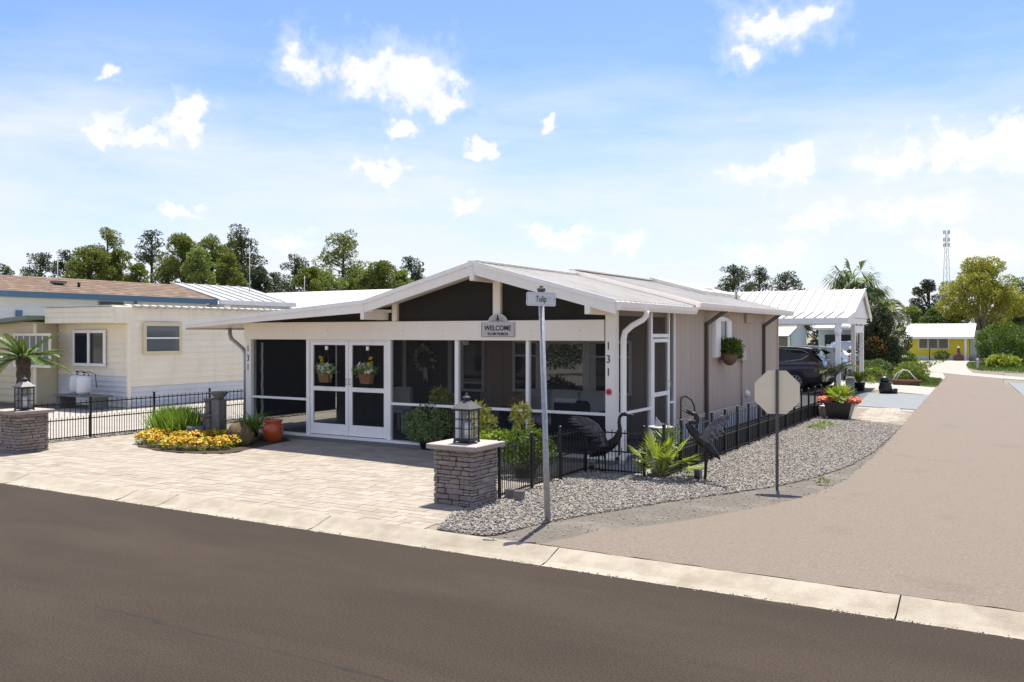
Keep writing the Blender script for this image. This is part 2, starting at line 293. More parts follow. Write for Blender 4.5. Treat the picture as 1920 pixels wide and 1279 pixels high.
# ---------------------------------------------------------------- mesh helpers
ROOT = {}
def link(o, parent=None):
    COL.objects.link(o)
    if parent is not None: o.parent = parent
    return o
def tag(o, label=None, cat=None, group=None, kind=None):
    if label: o['label'] = label
    if cat: o['category'] = cat
    if group: o['group'] = group
    if kind: o['kind'] = kind
    return o
def thing(name, label, cat, loc=(0, 0, 0), rz=0, group=None):
    o = bpy.data.objects.new(name, None); o.empty_display_size = .2; link(o)
    o.location = loc; o.rotation_euler = (0, 0, rz); ROOT[o.name] = Vector(loc)
    return tag(o, label, cat, group)
def offset(parent):
    p = parent; v = Vector((0, 0, 0))
    while p is not None: v = v+p.location; p = p.parent
    return v
class MB:
    def __init__(s): s.v = []; s.f = []; s.sm = []
    def add(s, vs_, fs, smooth=False):
        b = len(s.v); s.v += [tuple(p) for p in vs_]; s.f += [tuple(i+b for i in f) for f in fs]; s.sm += [smooth]*len(fs); return s
    def box(s, x0, x1, y0, y1, z0, z1):
        return s.add([(x0,y0,z0),(x1,y0,z0),(x1,y1,z0),(x0,y1,z0),(x0,y0,z1),(x1,y0,z1),(x1,y1,z1),(x0,y1,z1)],
                     [(3,2,1,0),(4,5,6,7),(0,1,5,4),(1,2,6,5),(2,3,7,6),(3,0,4,7)])
    def cbox(s, x0, x1, y0, y1, z0, z1, c=.006):            # box with chamfered edges
        c = min(c, (x1-x0)*.45, (y1-y0)*.45, (z1-z0)*.45)
        b = len(s.v); idx = {}; X = (x0, x1); Y = (y0, y1); Z = (z0, z1); vs_ = []
        for i in (0, 1):
            for j in (0, 1):
                for k in (0, 1):
                    dx, dy, dz = (c if i == 0 else -c), (c if j == 0 else -c), (c if k == 0 else -c)
                    for a, p in (('x', (X[i], Y[j]+dy, Z[k]+dz)), ('y', (X[i]+dx, Y[j], Z[k]+dz)), ('z', (X[i]+dx, Y[j]+dy, Z[k]))):
                        idx[i, j, k, a] = len(vs_); vs_.append(p)
        fs = []
        def q(*k): fs.append(tuple(idx[t] for t in k))
        q((0,0,0,'x'),(0,0,1,'x'),(0,1,1,'x'),(0,1,0,'x')); q((1,0,0,'x'),(1,1,0,'x'),(1,1,1,'x'),(1,0,1,'x'))
        q((0,0,0,'y'),(1,0,0,'y'),(1,0,1,'y'),(0,0,1,'y')); q((0,1,0,'y'),(0,1,1,'y'),(1,1,1,'y'),(1,1,0,'y'))
        q((0,0,0,'z'),(0,1,0,'z'),(1,1,0,'z'),(1,0,0,'z')); q((0,0,1,'z'),(1,0,1,'z'),(1,1,1,'z'),(0,1,1,'z'))
        for k in (0, 1):
            for j in (0, 1): q((0,j,k,'y'),(1,j,k,'y'),(1,j,k,'z'),(0,j,k,'z'))
            for i in (0, 1): q((i,0,k,'x'),(i,1,k,'x'),(i,1,k,'z'),(i,0,k,'z'))
        for i in (0, 1):
            for j in (0, 1): q((i,j,0,'x'),(i,j,1,'x'),(i,j,1,'y'),(i,j,0,'y'))
        for i in (0, 1):
            for j in (0, 1):
                for k in (0, 1): q((i,j,k,'x'),(i,j,k,'y'),(i,j,k,'z'))
        return s.add(vs_, fs)
    def bar(s, a, b, w, h, up=(0, 0, 1)):                    # rectangular bar from a to b
        a = Vector(a); b = Vector(b); d = (b-a).normalized(); u = Vector(up)
        if abs(d.dot(u)) > .98: u = Vector((1, 0, 0))
        r = d.cross(u).normalized(); u = r.cross(d)
        vs_ = []
        for p in (a, b):
            for i, j in ((-1,-1),(1,-1),(1,1),(-1,1)): vs_.append(p+r*(w/2*i)+u*(h/2*j))
        return s.add(vs_, [(3,2,1,0),(4,5,6,7),(0,1,5,4),(1,2,6,5),(2,3,7,6),(3,0,4,7)])
    def tube(s, pts, rad, n=8, smooth=True, squash=1.0):
        pts = [Vector(p) for p in pts]; m = len(pts)
        if not isinstance(rad, (list, tuple)): rad = [rad]*m
        vs_ = []; prev = None
        for i, p in enumerate(pts):
            d = (pts[min(i+1, m-1)]-pts[max(i-1, 0)]).normalized()
            if prev is None: u = Vector((0, 0, 1)) if abs(d.z) < .9 else Vector((0, 1, 0))
            else: u = prev
            r = d.cross(u).normalized(); u = r.cross(d).normalized(); prev = u
            for k in range(n):
                a = 2*math.pi*k/n; vs_.append(p+r*(rad[i]*squash*math.cos(a))+u*(rad[i]*math.sin(a)))
        fs = [(i*n+k, i*n+(k+1) % n, (i+1)*n+(k+1) % n, (i+1)*n+k) for i in range(m-1) for k in range(n)]
        s.add(vs_, fs, smooth); b = len(s.v)-len(vs_)
        s.f += [tuple(b+k for k in reversed(range(n))), tuple(b+(m-1)*n+k for k in range(n))]; s.sm += [False, False]
        return s
    def lathe(s, prof, c=(0, 0, 0), n=20, smooth=True, sx=1, sy=1):
        vs_ = [(c[0]+r*sx*math.cos(2*math.pi*k/n), c[1]+r*sy*math.sin(2*math.pi*k/n), c[2]+z) for r, z in prof for k in range(n)]
        m = len(prof); fs = [(i*n+k, i*n+(k+1) % n, (i+1)*n+(k+1) % n, (i+1)*n+k) for i in range(m-1) for k in range(n)]
        s.add(vs_, fs, smooth); b = len(s.v)-len(vs_)
        s.f += [tuple(b+k for k in reversed(range(n))), tuple(b+(m-1)*n+k for k in range(n))]; s.sm += [False, False]
        return s
    def poly_y(s, poly, y0, y1):                              # polygon in XZ pushed along Y
        n = len(poly); vs_ = [(x, y0, z) for x, z in poly]+[(x, y1, z) for x, z in poly]
        return s.add(vs_, [tuple(range(n)), tuple(reversed(range(n, 2*n)))]+[(i, i+n, (i+1) % n+n, (i+1) % n) for i in range(n)])
    def poly_x(s, poly, x0, x1):                              # polygon in YZ pushed along X
        n = len(poly); vs_ = [(x0, y, z) for y, z in poly]+[(x1, y, z) for y, z in poly]
        return s.add(vs_, [tuple(reversed(range(n))), tuple(range(n, 2*n))]+[(i, (i+1) % n, (i+1) % n+n, i+n) for i in range(n)])
    def poly_z(s, poly, z0, z1):
        n = len(poly); vs_ = [(p[0], p[1], z0) for p in poly]+[(p[0], p[1], z1) for p in poly]
        return s.add(vs_, [tuple(reversed(range(n))), tuple(range(n, 2*n))]+[(i, (i+1) % n, (i+1) % n+n, i+n) for i in range(n)])
    def quad(s, a, b, c, d): return s.add([a, b, c, d], [(0, 1, 2, 3)])
    def mesh(s, name, m, off=None):
        me = bpy.data.meshes.new(name); v = s.v
        if off is not None: v = [(p[0]-off.x, p[1]-off.y, p[2]-off.z) for p in v]
        me.from_pydata(v, [], s.f); me.polygons.foreach_set('use_smooth', s.sm)
        me.materials.append(MATS[m]); me.update(); return me
    def build(s, name, m, parent=None, world=True):           # one mesh object; world: coordinates are given in the world
        off = offset(parent) if (parent is not None and world) else None
        return link(bpy.data.objects.new(name, s.mesh(name, m, off)), parent)
def np_mesh(name, V, F, m, parent=None, smooth=False, world=True):
    V = np.asarray(V, np.float32); F = np.asarray(F, np.int32); k = F.shape[1]
    if parent is not None and world: V = V-np.array(offset(parent), np.float32)
    me = bpy.data.meshes.new(name); me.vertices.add(len(V)); me.vertices.foreach_set('co', V.ravel())
    me.loops.add(F.size); me.loops.foreach_set('vertex_index', F.ravel()); me.polygons.add(len(F))
    me.polygons.foreach_set('loop_start', np.arange(0, F.size, k, dtype=np.int32)); me.polygons.foreach_set('use_smooth', [smooth]*len(F))
    me.update(calc_edges=True); me.validate(); me.materials.append(MATS[m])
    return link(bpy.data.objects.new(name, me), parent)
def inst(name, me, parent, loc, scale=None, rot=None):        # a further piece that shares mesh data
    o = bpy.data.objects.new(name, me); link(o, parent); o.location = loc
    if scale: o.scale = scale
    if rot: o.rotation_euler = rot
    return o
def copy_tree(o, parent=None):
    c = o.copy(); link(c, parent)
    for ch in o.children: copy_tree(ch, c)
    return c
def structure(name, poly, m, z0, z1, label, parent=None):
    b = MB().poly_z(poly, z0, z1); o = b.build(name, m, parent)
    if parent is None: tag(o, label, name.replace('_', ' ').split()[-1], kind='structure')
    return o
def text(name, s, size, m, parent, loc, rot, ext=.003, sx=1, bold=0):
    cu = bpy.data.curves.new(name, 'FONT'); cu.body = s; cu.size = size; cu.extrude = ext; cu.align_x = 'CENTER'; cu.align_y = 'CENTER'; cu.offset = bold
    to = bpy.data.objects.new(name+'_curve', cu); COL.objects.link(to); bpy.context.view_layer.update()
    me = bpy.data.meshes.new_from_object(to.evaluated_get(bpy.context.evaluated_depsgraph_get())); me.name = name
    bpy.data.objects.remove(to); me.materials.clear(); me.materials.append(MATS[m])
    o = bpy.data.objects.new(name, me); link(o, parent); o.location = Vector(loc)-offset(parent); o.rotation_euler = rot; o.scale = (sx, 1, 1); return o
# foliage: leaf-sized faces
def rand_unit(r, n):
    v = r.normal(size=(n, 3)); return v/np.linalg.norm(v, axis=1, keepdims=True)
def leaf_faces(P, Dv, L, Wd, r, fold=.0):
    n = len(P); Dv = Dv/np.linalg.norm(Dv, axis=1, keepdims=True); S = np.cross(Dv, rand_unit(r, n)); S /= np.linalg.norm(S, axis=1, keepdims=True)
    L = (L*r.uniform(.65, 1.25, n))[:, None]; Wd = (Wd*r.uniform(.7, 1.2, n))[:, None]
    V = np.stack([P, P+Dv*L*.45+S*Wd*.5, P+Dv*L, P+Dv*L*.45-S*Wd*.5], 1).reshape(-1, 3)
    return V, np.arange(4*n).reshape(-1, 4)
def clump_points(r, clumps, per):                             # points in the outer shells of ellipsoid clumps
    P = []; Dn = []
    for (c, rad), n in zip(clumps, per):
        u = rand_unit(r, n); q = u*np.array(rad)*(r.uniform(.35, 1.0, n)**.45)[:, None]
        P.append(q+np.array(c)); Dn.append(u)
    return np.concatenate(P), np.concatenate(Dn)
def foliage(name, parent, m, clumps, n, L, Wd, seed, up=.3, spread=.8, world=True):
    r = np.random.default_rng(seed); vol = np.array([max(.001, c[1][0]*c[1][1]+c[1][1]*c[1][2]) for c in clumps]); per = np.maximum(3, (n*vol/vol.sum()).astype(int))
    P, Dn = clump_points(r, clumps, per); Dv = Dn*.7+rand_unit(r, len(P))*spread+np.array([0, 0, up])
    V, F = leaf_faces(P, Dv, L, Wd, r)
    o = np_mesh(name, V, F, m, parent, world=world); return o
# ================================================================ SETTING
g = MB().quad((-900, -900, -.14), (900, -900, -.14), (900, 900, -.14), (-900, 900, -.14)).build('ground', 'far_ground'); tag(g, 'flat open ground reaching to the horizon', 'ground', kind='structure')
structure('main_road', [(-120, -1.5), (60, -1.5), (60, 7.56), (-120, 7.56)], 'asphalt', -.13, -.08, 'dark brown grey asphalt street in the foreground')
structure('far_verge', [(-120, -60), (60, -60), (60, -1.6), (-120, -1.6)], 'concrete', -.12, -.06, 'pale concrete ground across the street')
structure('lot_ground', [(-140, 7.978), (60, 7.978), (60, 300), (-140, 300)], 'lot', -.1, -.012, 'sandy ground under the plots')
# kerb: segments with open joints
kb = thing('kerb', 'pale concrete mountable kerb with joints along the street', 'kerb'); kb['kind'] = 'structure'
rk = random.Random(3)
joints = [-40, -37, -34, -31, -28, -25, -22, -19, -16.1, -13.4, -10.75, -9.93, -7.2, -4.12, -.91, 2.1, 5.2, 8, 11, 14]
for a, b in zip(joints[:-1], joints[1:]):
    n = max(2, int((b-a)/.12)); prof = [(7.55, -.079), (7.60, -.083), (7.70, -.066), (7.80, -.034), (7.90, -.004), (7.955, .010), (7.982, .006), (7.982, -.09)]
    vs_ = []; fs = []; m = len(prof)
    for i in range(n+1):
        x = a+.006+(b-a-.012)*i/n
        for j, (y, z) in enumerate(prof): vs_.append((x, y+rk.uniform(-.006, .006)*(j in (0, 1, 5)), z+rk.uniform(-.002, .002)))
    for i in range(n):
        for j in range(m-1): fs.append((i*m+j, (i+1)*m+j, (i+1)*m+j+1, i*m+j+1))
    fs += [tuple(range(m)), tuple(reversed(range(n*m, n*m+m)))]
    MB().add(vs_, fs).build('kerb_segment', 'kerb', kb)
def wobble(poly, amp, step, seed):
    r = random.Random(seed); out = []
    for i, p in enumerate(poly):
        q = poly[(i+1) % len(poly)]; d = math.hypot(q[0]-p[0], q[1]-p[1]); n = max(1, int(d/step)) if d < 30 else 1
        for k in range(n):
            t = k/n; out.append((p[0]+(q[0]-p[0])*t+r.uniform(-amp, amp)*(k > 0), p[1]+(q[1]-p[1])*t+r.uniform(-amp, amp)*(k > 0)))
    return out
def gp(*pp): return [tuple(ground(*p)[:2]) for p in pp]
# the lane at the right
apron = gp((905, 1012), (1020, 982), (1110, 966), (1230, 946), (1350, 929), (1440, 916), (1520, 900), (1590, 876), (1640, 848), (1668, 822), (1688, 802))+[(-2.5, 22.4), (-1.5, 22), (-1.5, 7.98), (-4.6, 7.975)]
structure('lane_shoulder', wobble(apron, .022, .12, 2), 'apron', -.05, .004, 'worn grey old asphalt shoulder between gravel and lane')
lane = gp((1012, 1022), (1110, 1000), (1220, 987), (1330, 970), (1440, 950), (1520, 930), (1580, 905), (1622, 872), (1655, 840), (1690, 800), (1741, 742), (1760, 722), (1773, 709))
lane += [(-4.4, 58), (-4.6, 70), (-4.7, 74.5), (6, 74.5), (6, 69), (-1.2, 69), (-1.1, 55), (-.9, 44), (-.1, 36), (1.6, 25), (3.2, 16), (4.5, 10), (6, 7.985), (-4.0, 7.985)]
structure('lane', wobble(lane, .022, .12, 4), 'lane', -.05, .010, 'tan sealed side lane running back between the homes')
# gravel bed
gravel_poly = gp((820, 992), (880, 1004), (925, 1004), (1020, 983), (1110, 966), (1230, 946), (1350, 929), (1440, 916), (1520, 900), (1590, 876), (1640, 848), (1668, 822), (1692, 799), (1600, 788), (1546, 784))+[(-4.72, 24.2), (-4.72, 12.5), (-6.0, 12.55), (-6.02, 9.25), (-6.05, 8.9)]
structure('gravel_bed', gravel_poly, 'gravel_ground', -.05, .006, 'bed under the grey gravel beside the fence')
def inside(poly, X, Y):
    X = np.asarray(X); Y = np.asarray(Y); c = np.zeros(X.shape, bool); n = len(poly)
    for i in range(n):
        x0, y0 = poly[i]; x1, y1 = poly[(i+1) % n]
        k = ((y0 > Y) != (y1 > Y)) & (X < (x1-x0)*(Y-y0)/((y1-y0) or 1e-9)+x0); c ^= k
    return c
def stones(name, poly, n, size, m, parent, seed, zbase=.0, layers=.02):
    r = np.random.default_rng(seed); xs = [p[0] for p in poly]; ys = [p[1] for p in poly]
    X = r.uniform(min(xs), max(xs), n*4); Y = r.uniform(min(ys), max(ys), n*4); k = inside(poly, X, Y); X = X[k][:n]; Y = Y[k][:n]; n = len(X)
    ph = (1+5**.5)/2; ico = np.array([(-1,ph,0),(1,ph,0),(-1,-ph,0),(1,-ph,0),(0,-1,ph),(0,1,ph),(0,-1,-ph),(0,1,-ph),(ph,0,-1),(ph,0,1),(-ph,0,-1),(-ph,0,1)])/1.9
    T = np.array([(0,11,5),(0,5,1),(0,1,7),(0,7,10),(0,10,11),(1,5,9),(5,11,4),(11,10,2),(10,7,6),(7,1,8),(3,9,4),(3,4,2),(3,2,6),(3,6,8),(3,8,9),(4,9,5),(2,4,11),(6,2,10),(8,6,7),(9,8,1)])
    S = size*r.uniform(.55, 1.35, (n, 1, 1))*r.uniform(.55, 1.15, (n, 1, 3)); V = ico[None]*r.uniform(.72, 1.2, (n, 12, 1))*S
    a = r.uniform(0, 6.28, n); b = r.normal(0, .5, n); ca, sa, cb, sb = np.cos(a), np.sin(a), np.cos(b), np.sin(b)
    x = V[..., 0]*cb[:, None]-V[..., 2]*sb[:, None]; z = V[..., 0]*sb[:, None]+V[..., 2]*cb[:, None]*.75; y = V[..., 1]
    V = np.stack([x*ca[:, None]-y*sa[:, None]+X[:, None], x*sa[:, None]+y*ca[:, None]+Y[:, None], z+zbase+r.uniform(.2, 1, n)[:, None]*layers], -1)
    F = (T[None]+(np.arange(n)*12)[:, None, None]).reshape(-1, 3)
    return np_mesh(name, V.reshape(-1, 3), F, m, parent)
tag(stones('gravel', gravel_poly, 52000, .0165, 'stone_chip', None, 8, .008, .018), 'loose pale grey gravel spread round the bird statues', 'gravel', kind='stuff')
tag(stones('gravel', [(-17.25, 9.6), (-16.85, 9.6), (-16.85, 18), (-17.25, 18)], 2600, .026, 'stone_chip', None, 9, .0, .02), 'strip of dark pebbles along the left fence foot', 'gravel', kind='stuff')
strip = gp((905, 1012), (1020, 984), (1110, 968), (1230, 948), (1350, 931), (1440, 918), (1520, 902), (1590, 878), (1640, 850), (1688, 803), (1700, 803), (1668, 850), (1620, 890), (1560, 925), (1450, 950), (1330, 968), (1200, 985), (1060, 1008), (940, 1020))
tag(stones('stray_gravel', strip, 900, .013, 'stone_chip', None, 10, .004, .006), 'stray chips of gravel scattered over the grey shoulder', 'gravel', kind='stuff')
tag(stones('kerb_grit', [(-20, 7.50), (4, 7.50), (4, 7.60), (-20, 7.60)], 900, .008, 'stone_chip', None, 12, -.08, .004), 'fine grit gathered along the road edge of the kerb', 'grit', kind='stuff')
# paved drive
bed_poly = gp((258, 838), (300, 846), (360, 851), (430, 851), (480, 840), (545, 826), (520, 815))+[(-14.75, 13.45), (-16.3, 13.45), (-16.6, 12.6)]
drive_poly = [(-17.0, 7.985), (-5.72, 7.985), (-5.98, 9.2), (-6.06, 9.95), (-6.06, 12.55), (-5.95, 13.42), (-17.0, 13.42)]
dv = structure('paved_drive', drive_poly, 'paver_joint', -.06, -.008, 'cream and tan paver drive in front of the screened porch')
rp = random.Random(21); pav = []
y = 7.99; row = 0
while y < 13.4:
    h = rp.choice((.15, .15, .22)) if row % 3 else .15; x = -17.0+rp.uniform(0, .2); row += 1
    while x < -5.6:
        w = rp.choice((.15, .22, .22, .30, .30)); cx, cy = x+w/2, y+h/2
        ok = inside(drive_poly, np.array([x+.02, x+w-.02, cx]), np.array([y+h*.5, y+h*.5, y+h*.85])).all() and not inside(bed_poly, np.array([cx]), np.array([cy]))[0]
        if ok: pav.append((x, w, y, h, rp.uniform(-.0015, .0015)))
        x += w
    y += h
pav.sort(key=lambda p: (p[0]**2+p[2]**2))
unit_paver = MB().cbox(-.5, .5, -.5, .5, -.5, .5, .03).mesh('paver', 'paver')
for x, w, y, h, dz in pav[:300]:
    inst('paver', unit_paver, dv, (x+w/2, y+h/2, -.018+dz), (w-.006, h-.006, .04))
b = MB()
for x, w, y, h, dz in pav[300:]: b.box(x+.003, x+w-.003, y+.003, y+h-.003, -.03, .002+dz)
o = b.build('paver_field', 'paver', dv); o['kind'] = 'stuff'
structure('planting_bed', bed_poly, 'mulch', -.05, .012, 'dark mulch bed at the porch corner under yellow flowers')
structure('neighbour_slab', [(-24.2, 8.6), (-17.26, 8.6), (-17.26, 24), (-22.7, 24), (-22.7, 16.4), (-24.2, 16.4)], 'concrete', -.05, .004, 'bright concrete yard left of the iron fence')
structure('neighbour_gravel', [(-31, 13.2), (-24.25, 13.2), (-24.25, 17), (-31, 17)], 'apron', -.05, .003, 'grey gravel yard by the gas bottles')
structure('side_walk', [(-5.92, 12.66), (-4.80, 12.66), (-4.80, 17.2), (-5.92, 17.2)], 'slab_grey', -.05, .012, 'grey concrete walk beside the porch screen door')
structure('side_mulch', [(-5.93, 17.22), (-4.80, 17.22), (-4.80, 24.3), (-5.93, 24.3)], 'mulch', -.05, .006, 'dark mulch strip between iron fence and grey wall')
# drive to the carport
cp = gp((1600, 787), (1692, 798), (1722, 769), (1606, 762)); pd = structure('carport_paving', cp, 'paver_joint', -.03, .0, 'light paver band in front of the grey painted drive')
pm = MB().cbox(-.5, .5, -.5, .5, -.5, .5, .05).mesh('paver', 'paver')
ys = [p[1] for p in cp]; xs = [p[0] for p in cp]; y = min(ys)
while y < max(ys)-.1:
    x = min(xs)+rp.uniform(0, .2)
    while x < max(xs):
        w = rp.choice((.3, .45)); 
        if inside(cp, np.array([x+.03, x+w-.03]), np.array([y+.15, y+.15])).all(): inst('paver', pm, pd, (x+w/2, y+.15, -.01), (w-.012, .288, .03))
        x += w
    y += .3
structure('painted_drive', gp((1606, 761.5), (1722, 768.5), (1744, 741), (1630, 736.5)), 'paint_grey', -.03, .008, 'blue grey painted drive between pavers and concrete')
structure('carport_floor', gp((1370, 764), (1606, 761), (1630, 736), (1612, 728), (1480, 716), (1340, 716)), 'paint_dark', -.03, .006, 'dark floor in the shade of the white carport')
structure('concrete_walk', gp((1612, 729), (1744, 741), (1757, 727), (1640, 718), (1560, 714), (1560, 722)), 'concrete', -.03, .005, 'pale concrete strip beside the painted drive')
def lawn(name, poly, label, n, hgt, seed):
    lw = structure(name, poly, 'grass_ground', -.03, .012, label); r = np.random.default_rng(seed)
    xs = [p[0] for p in poly]; ys = [p[1] for p in poly]; X = r.uniform(min(xs), max(xs), n*3); Y = r.uniform(min(ys), max(ys), n*3); k = inside(poly, X, Y)
    P = np.stack([X[k][:n], Y[k][:n], np.full(k.sum(), .01)[:n]], 1); Dv = r.normal(0, .35, P.shape); Dv[:, 2] = 1
    V, F = leaf_faces(P, Dv, hgt, hgt*.35, r); o = np_mesh('grass', V, F, 'grass'); tag(o, 'short blades of '+label, 'grass', kind='stuff')
lawn('lawn_strip', gp((1590, 713), (1640, 717), (1757, 726), (1768, 713), (1700, 706), (1620, 700)), 'green lawn strip along the concrete walk', 5000, .13, 3)
structure('concrete_walk', gp((1590, 712.5), (1700, 705.5), (1768, 712.5), (1782, 700), (1700, 694), (1600, 694)), 'concrete', -.03, .006, 'pale concrete path beyond the lawn strip')
structure('round_drive', gp((1714, 676), (1818, 676), (1812, 690), (1825, 700), (1920, 708), (2000, 712), (2000, 718), (1900, 712), (1790, 702), (1700, 692), (1700, 682)), 'concrete', -.03, .014, 'pale concrete drive in front of the yellow house')
lawn('front_lawn', gp((1812, 686), (1816, 681), (1960, 676), (2060, 676), (2060, 704), (1920, 700), (1840, 696), (1816, 692)), 'green front lawn by the clipped dome shrub', 9000, .16, 4)
structure('side_drive', gp((1890, 718), (1960, 722), (2000, 760), (1922, 745)), 'paint_grey', -.03, .016, 'grey side drive meeting the lane at the right')
lawn('rear_lawn', [(-30, 44), (-5.2, 44), (-5.4, 78), (-30, 78)], 'rough grass behind the carport', 7000, .2, 5)

# ================================================================ THE PORCH HOUSE
FY, FXL, FXR, BW = 13.6, -14.69, -5.95, 16.4          # front plane, left and right wall, back wall of the porch
RX, RZ = -8.38, 3.44                                   # ridge
H = thing('porch_house', 'grey mobile home with white gabled roof and dark screened front porch', 'house', (-9.5, 16, 0))
def part(name, m, parent=H): return lambda b: b.build(name, m, parent)
MB().box(FXL-.03, FXR+.03, FY-.12, BW, -.02, .068).build('porch_floor', 'slab_grey', H)
MB().box(FXL, FXR+.0, FY-.125, FY+.06, .07, .115).build('sill', 'white_trim', H)
# posts
def post(x0, x1, z1, y0=FY-.07, y1=FY+.09): return MB().cbox(x0, x1, y0, y1, .06, z1).build('post', 'white_paint', H)
pl = post(FXL, FXL+.16, 2.41); pr = post(front_x(1138, FY), FXR, 2.70)
MB().cbox(FXL-.02, FXR-.20, FY-.10, FY+.06, 2.07, 2.43, .008).build('header_beam', 'beam_white', H)
nail = MB().lathe([(.012, 0), (.012, .004), (.006, .007)], (0, 0, 0), 6).mesh('nail_head', 'sign_grey')
for k in range(9): inst('nail_head', nail, H, Vector((FXL+.5+k*.95, FY-.1, 2.25))-offset(H), rot=(R(90), 0, 0))
px = front_x
gable_l = MB().cbox(px(738, FY), px(747, FY), FY-.06, FY+.06, 2.43, 2.82).build('gable_post', 'beam_white', H)
MB().cbox(px(927, FY), px(941, FY), FY-.06, FY+.06, 2.43, 3.33).build('gable_post', 'beam_white', H)
# roof profile (outer line), top side
PROF = [(-15.9, 2.42), (-10.85, 2.80), (RX, RZ), (-5.66, 2.715)]
def zroof(x):
    for (a, za), (b_, zb) in zip(PROF[:-1], PROF[1:]):
        if a <= x <= b_: return za+(zb-za)*(x-a)/(b_-a)
    return PROF[-1][1]
def strip(pr, top, bot): return [(x, z+top) for x, z in pr]+[(x, z+bot) for x, z in reversed(pr)]
Y0, Y1, Y2 = 12.9, 16.85, 24.62
# fascia boards along the front rakes
for a, b_, nm in ((0, 1, 'fascia'), (1, 2, 'fascia'), (2, 3, 'fascia')):
    p2 = PROF[a:b_+1]; (xa, za), (xb, zb) = p2
    MB().poly_y([(xa+.002, za-.012), (xb-.002, zb-.012), (xb-.002, zb-.21), (xa+.002, za-(.10 if a == 0 else .21))], Y0, Y0+.03).build(nm, 'white_paint', H)
    MB().poly_y([(xa+.002, za+.030), (xb-.002, zb+.030), (xb-.002, zb-.045), (xa+.002, za-.045)], Y0-.025, Y0-.002).build('drip_edge', 'white_trim', H)
    # soffit boards under the overhang and the ceiling behind
    MB().poly_y([(xa+.01, za-.075), (xb-.01, zb-.075), (xb-.01, zb-.095), (xa+.01, za-.095)], Y0+.035, BW-.005).build('soffit', 'soffit', H)
for x, zt in ((RX, RZ-.17), (-10.85, 2.61), (-6.15, 2.66)):
    MB().cbox(x-.045, x+.045, Y0-.045, BW, zt-.15, zt).build('roof_beam', 'beam_white', H)
# roof sheets with ribs
def sheets(prof, y0, y1, n, name, m, par, lift=0, thick=.035, rib=.03):
    w = (y1-y0)/n
    for (xa, za), (xb, zb) in zip(prof[:-1], prof[1:]):
        b = MB().poly_y([(xa, za+lift), (xb, zb+lift), (xb, zb+lift-thick), (xa, za+lift-thick)], 0, w-.002)
        for q in (0, .5):
            b.poly_y([(xa, za+lift+rib), (xb, zb+lift+rib), (xb, zb+lift+.001), (xa, za+lift+.001)], q*w+.005, q*w+.035)
        me = b.mesh(name, m, offset(par))
        for k in range(n): inst(name, me, par, (0, y0+k*w, 0))
sheets(PROF, Y0, Y1, 9, 'roof_sheet', 'roof_white', H)
P2 = [(-15.9, 2.42), (-10.85, 2.80), (RX, RZ), (-5.62, 2.715)]
sheets(P2, Y1+.0, Y2, 15, 'roof_sheet', 'roof_white', H, lift=.10, thick=.1, rib=.012)
for (xa, za), (xb, zb) in zip(P2[:-1], P2[1:]):
    MB().poly_y([(xa, za+.112), (xb, zb+.112), (xb, zb+.03), (xa, za+.03)], Y1-.03, Y1-.002).build('drip_edge', 'white_paint', H)
rp_ = [(RX+.02, RZ+.21), (RX+1.45, RZ+.21-.388), (RX+1.45, RZ+.105-.388), (RX+.02, RZ+.105)]
MB().poly_y(rp_, 21.2, 24.4).build('raised_roof_panel', 'roof_white', H)
MB().lathe([(.16, 0), (.16, .1), (.10, .16), (.03, .2)], (-7.3, 22.6, 3.28), 14).build('roof_vent', 'white_paint', H)
MB().lathe([(.04, 0), (.04, .22), (.06, .22), (.06, .27)], (-6.75, 23.4, 3.1), 10).build('vent_pipe', 'galv', H)
MB().cbox(RX-.11, RX+.11, Y0, Y1-.03, RZ+.01, RZ+.045).build('ridge_cap', 'roof_white', H)
MB().cbox(RX-.11, RX+.11, Y1, Y2, RZ+.11, RZ+.145).build('ridge_cap', 'roof_white', H)
# gutters
def gutter(x, y0, y1, zt):
    return MB().poly_y([(x-.0, zt), (x+.115, zt), (x+.105, zt-.07), (x+.07, zt-.13), (x-.0, zt-.13)], y0, y1).build('gutter', 'white_paint', H)
gutter(-5.655, Y0+.0, 16.62, 2.70); gutter(-5.61, 16.66, Y2, 2.80); gutter(-16.02, Y0+.06, Y1, 2.41)
def pipe(name, pts, m, w=.07, d=.1, par=H):
    b = MB()
    for a, c in zip(pts[:-1], pts[1:]):
        a = Vector(a); c = Vector(c); e = (c-a).normalized()*.03; b.bar(a-e, c+e, w, d, (0, 1, .01))
    return b.build(name, m, par)
MB().tube([(-5.56, 13.95, 2.58), (-5.56, 13.95, 2.50), (-5.60, 13.9, 2.43), (-5.72, 13.72, 2.33), (-5.80, 13.6, 2.22), (-5.815, 13.57, 2.1), (-5.815, 13.57, .12), (-5.79, 13.45, .06)], [.05]*8, 10).build('downspout', 'white_paint', H)
MB().tube([(-15.6, 13.9, 2.33), (-15.6, 13.9, 2.2), (-15.5, 13.85, 2.08), (-14.95, 13.68, 1.87), (-14.80, 13.62, 1.78), (-14.78, 13.61, 1.6), (-14.78, 13.61, .1)], .045, 8).build('downspout', 'galv', H)
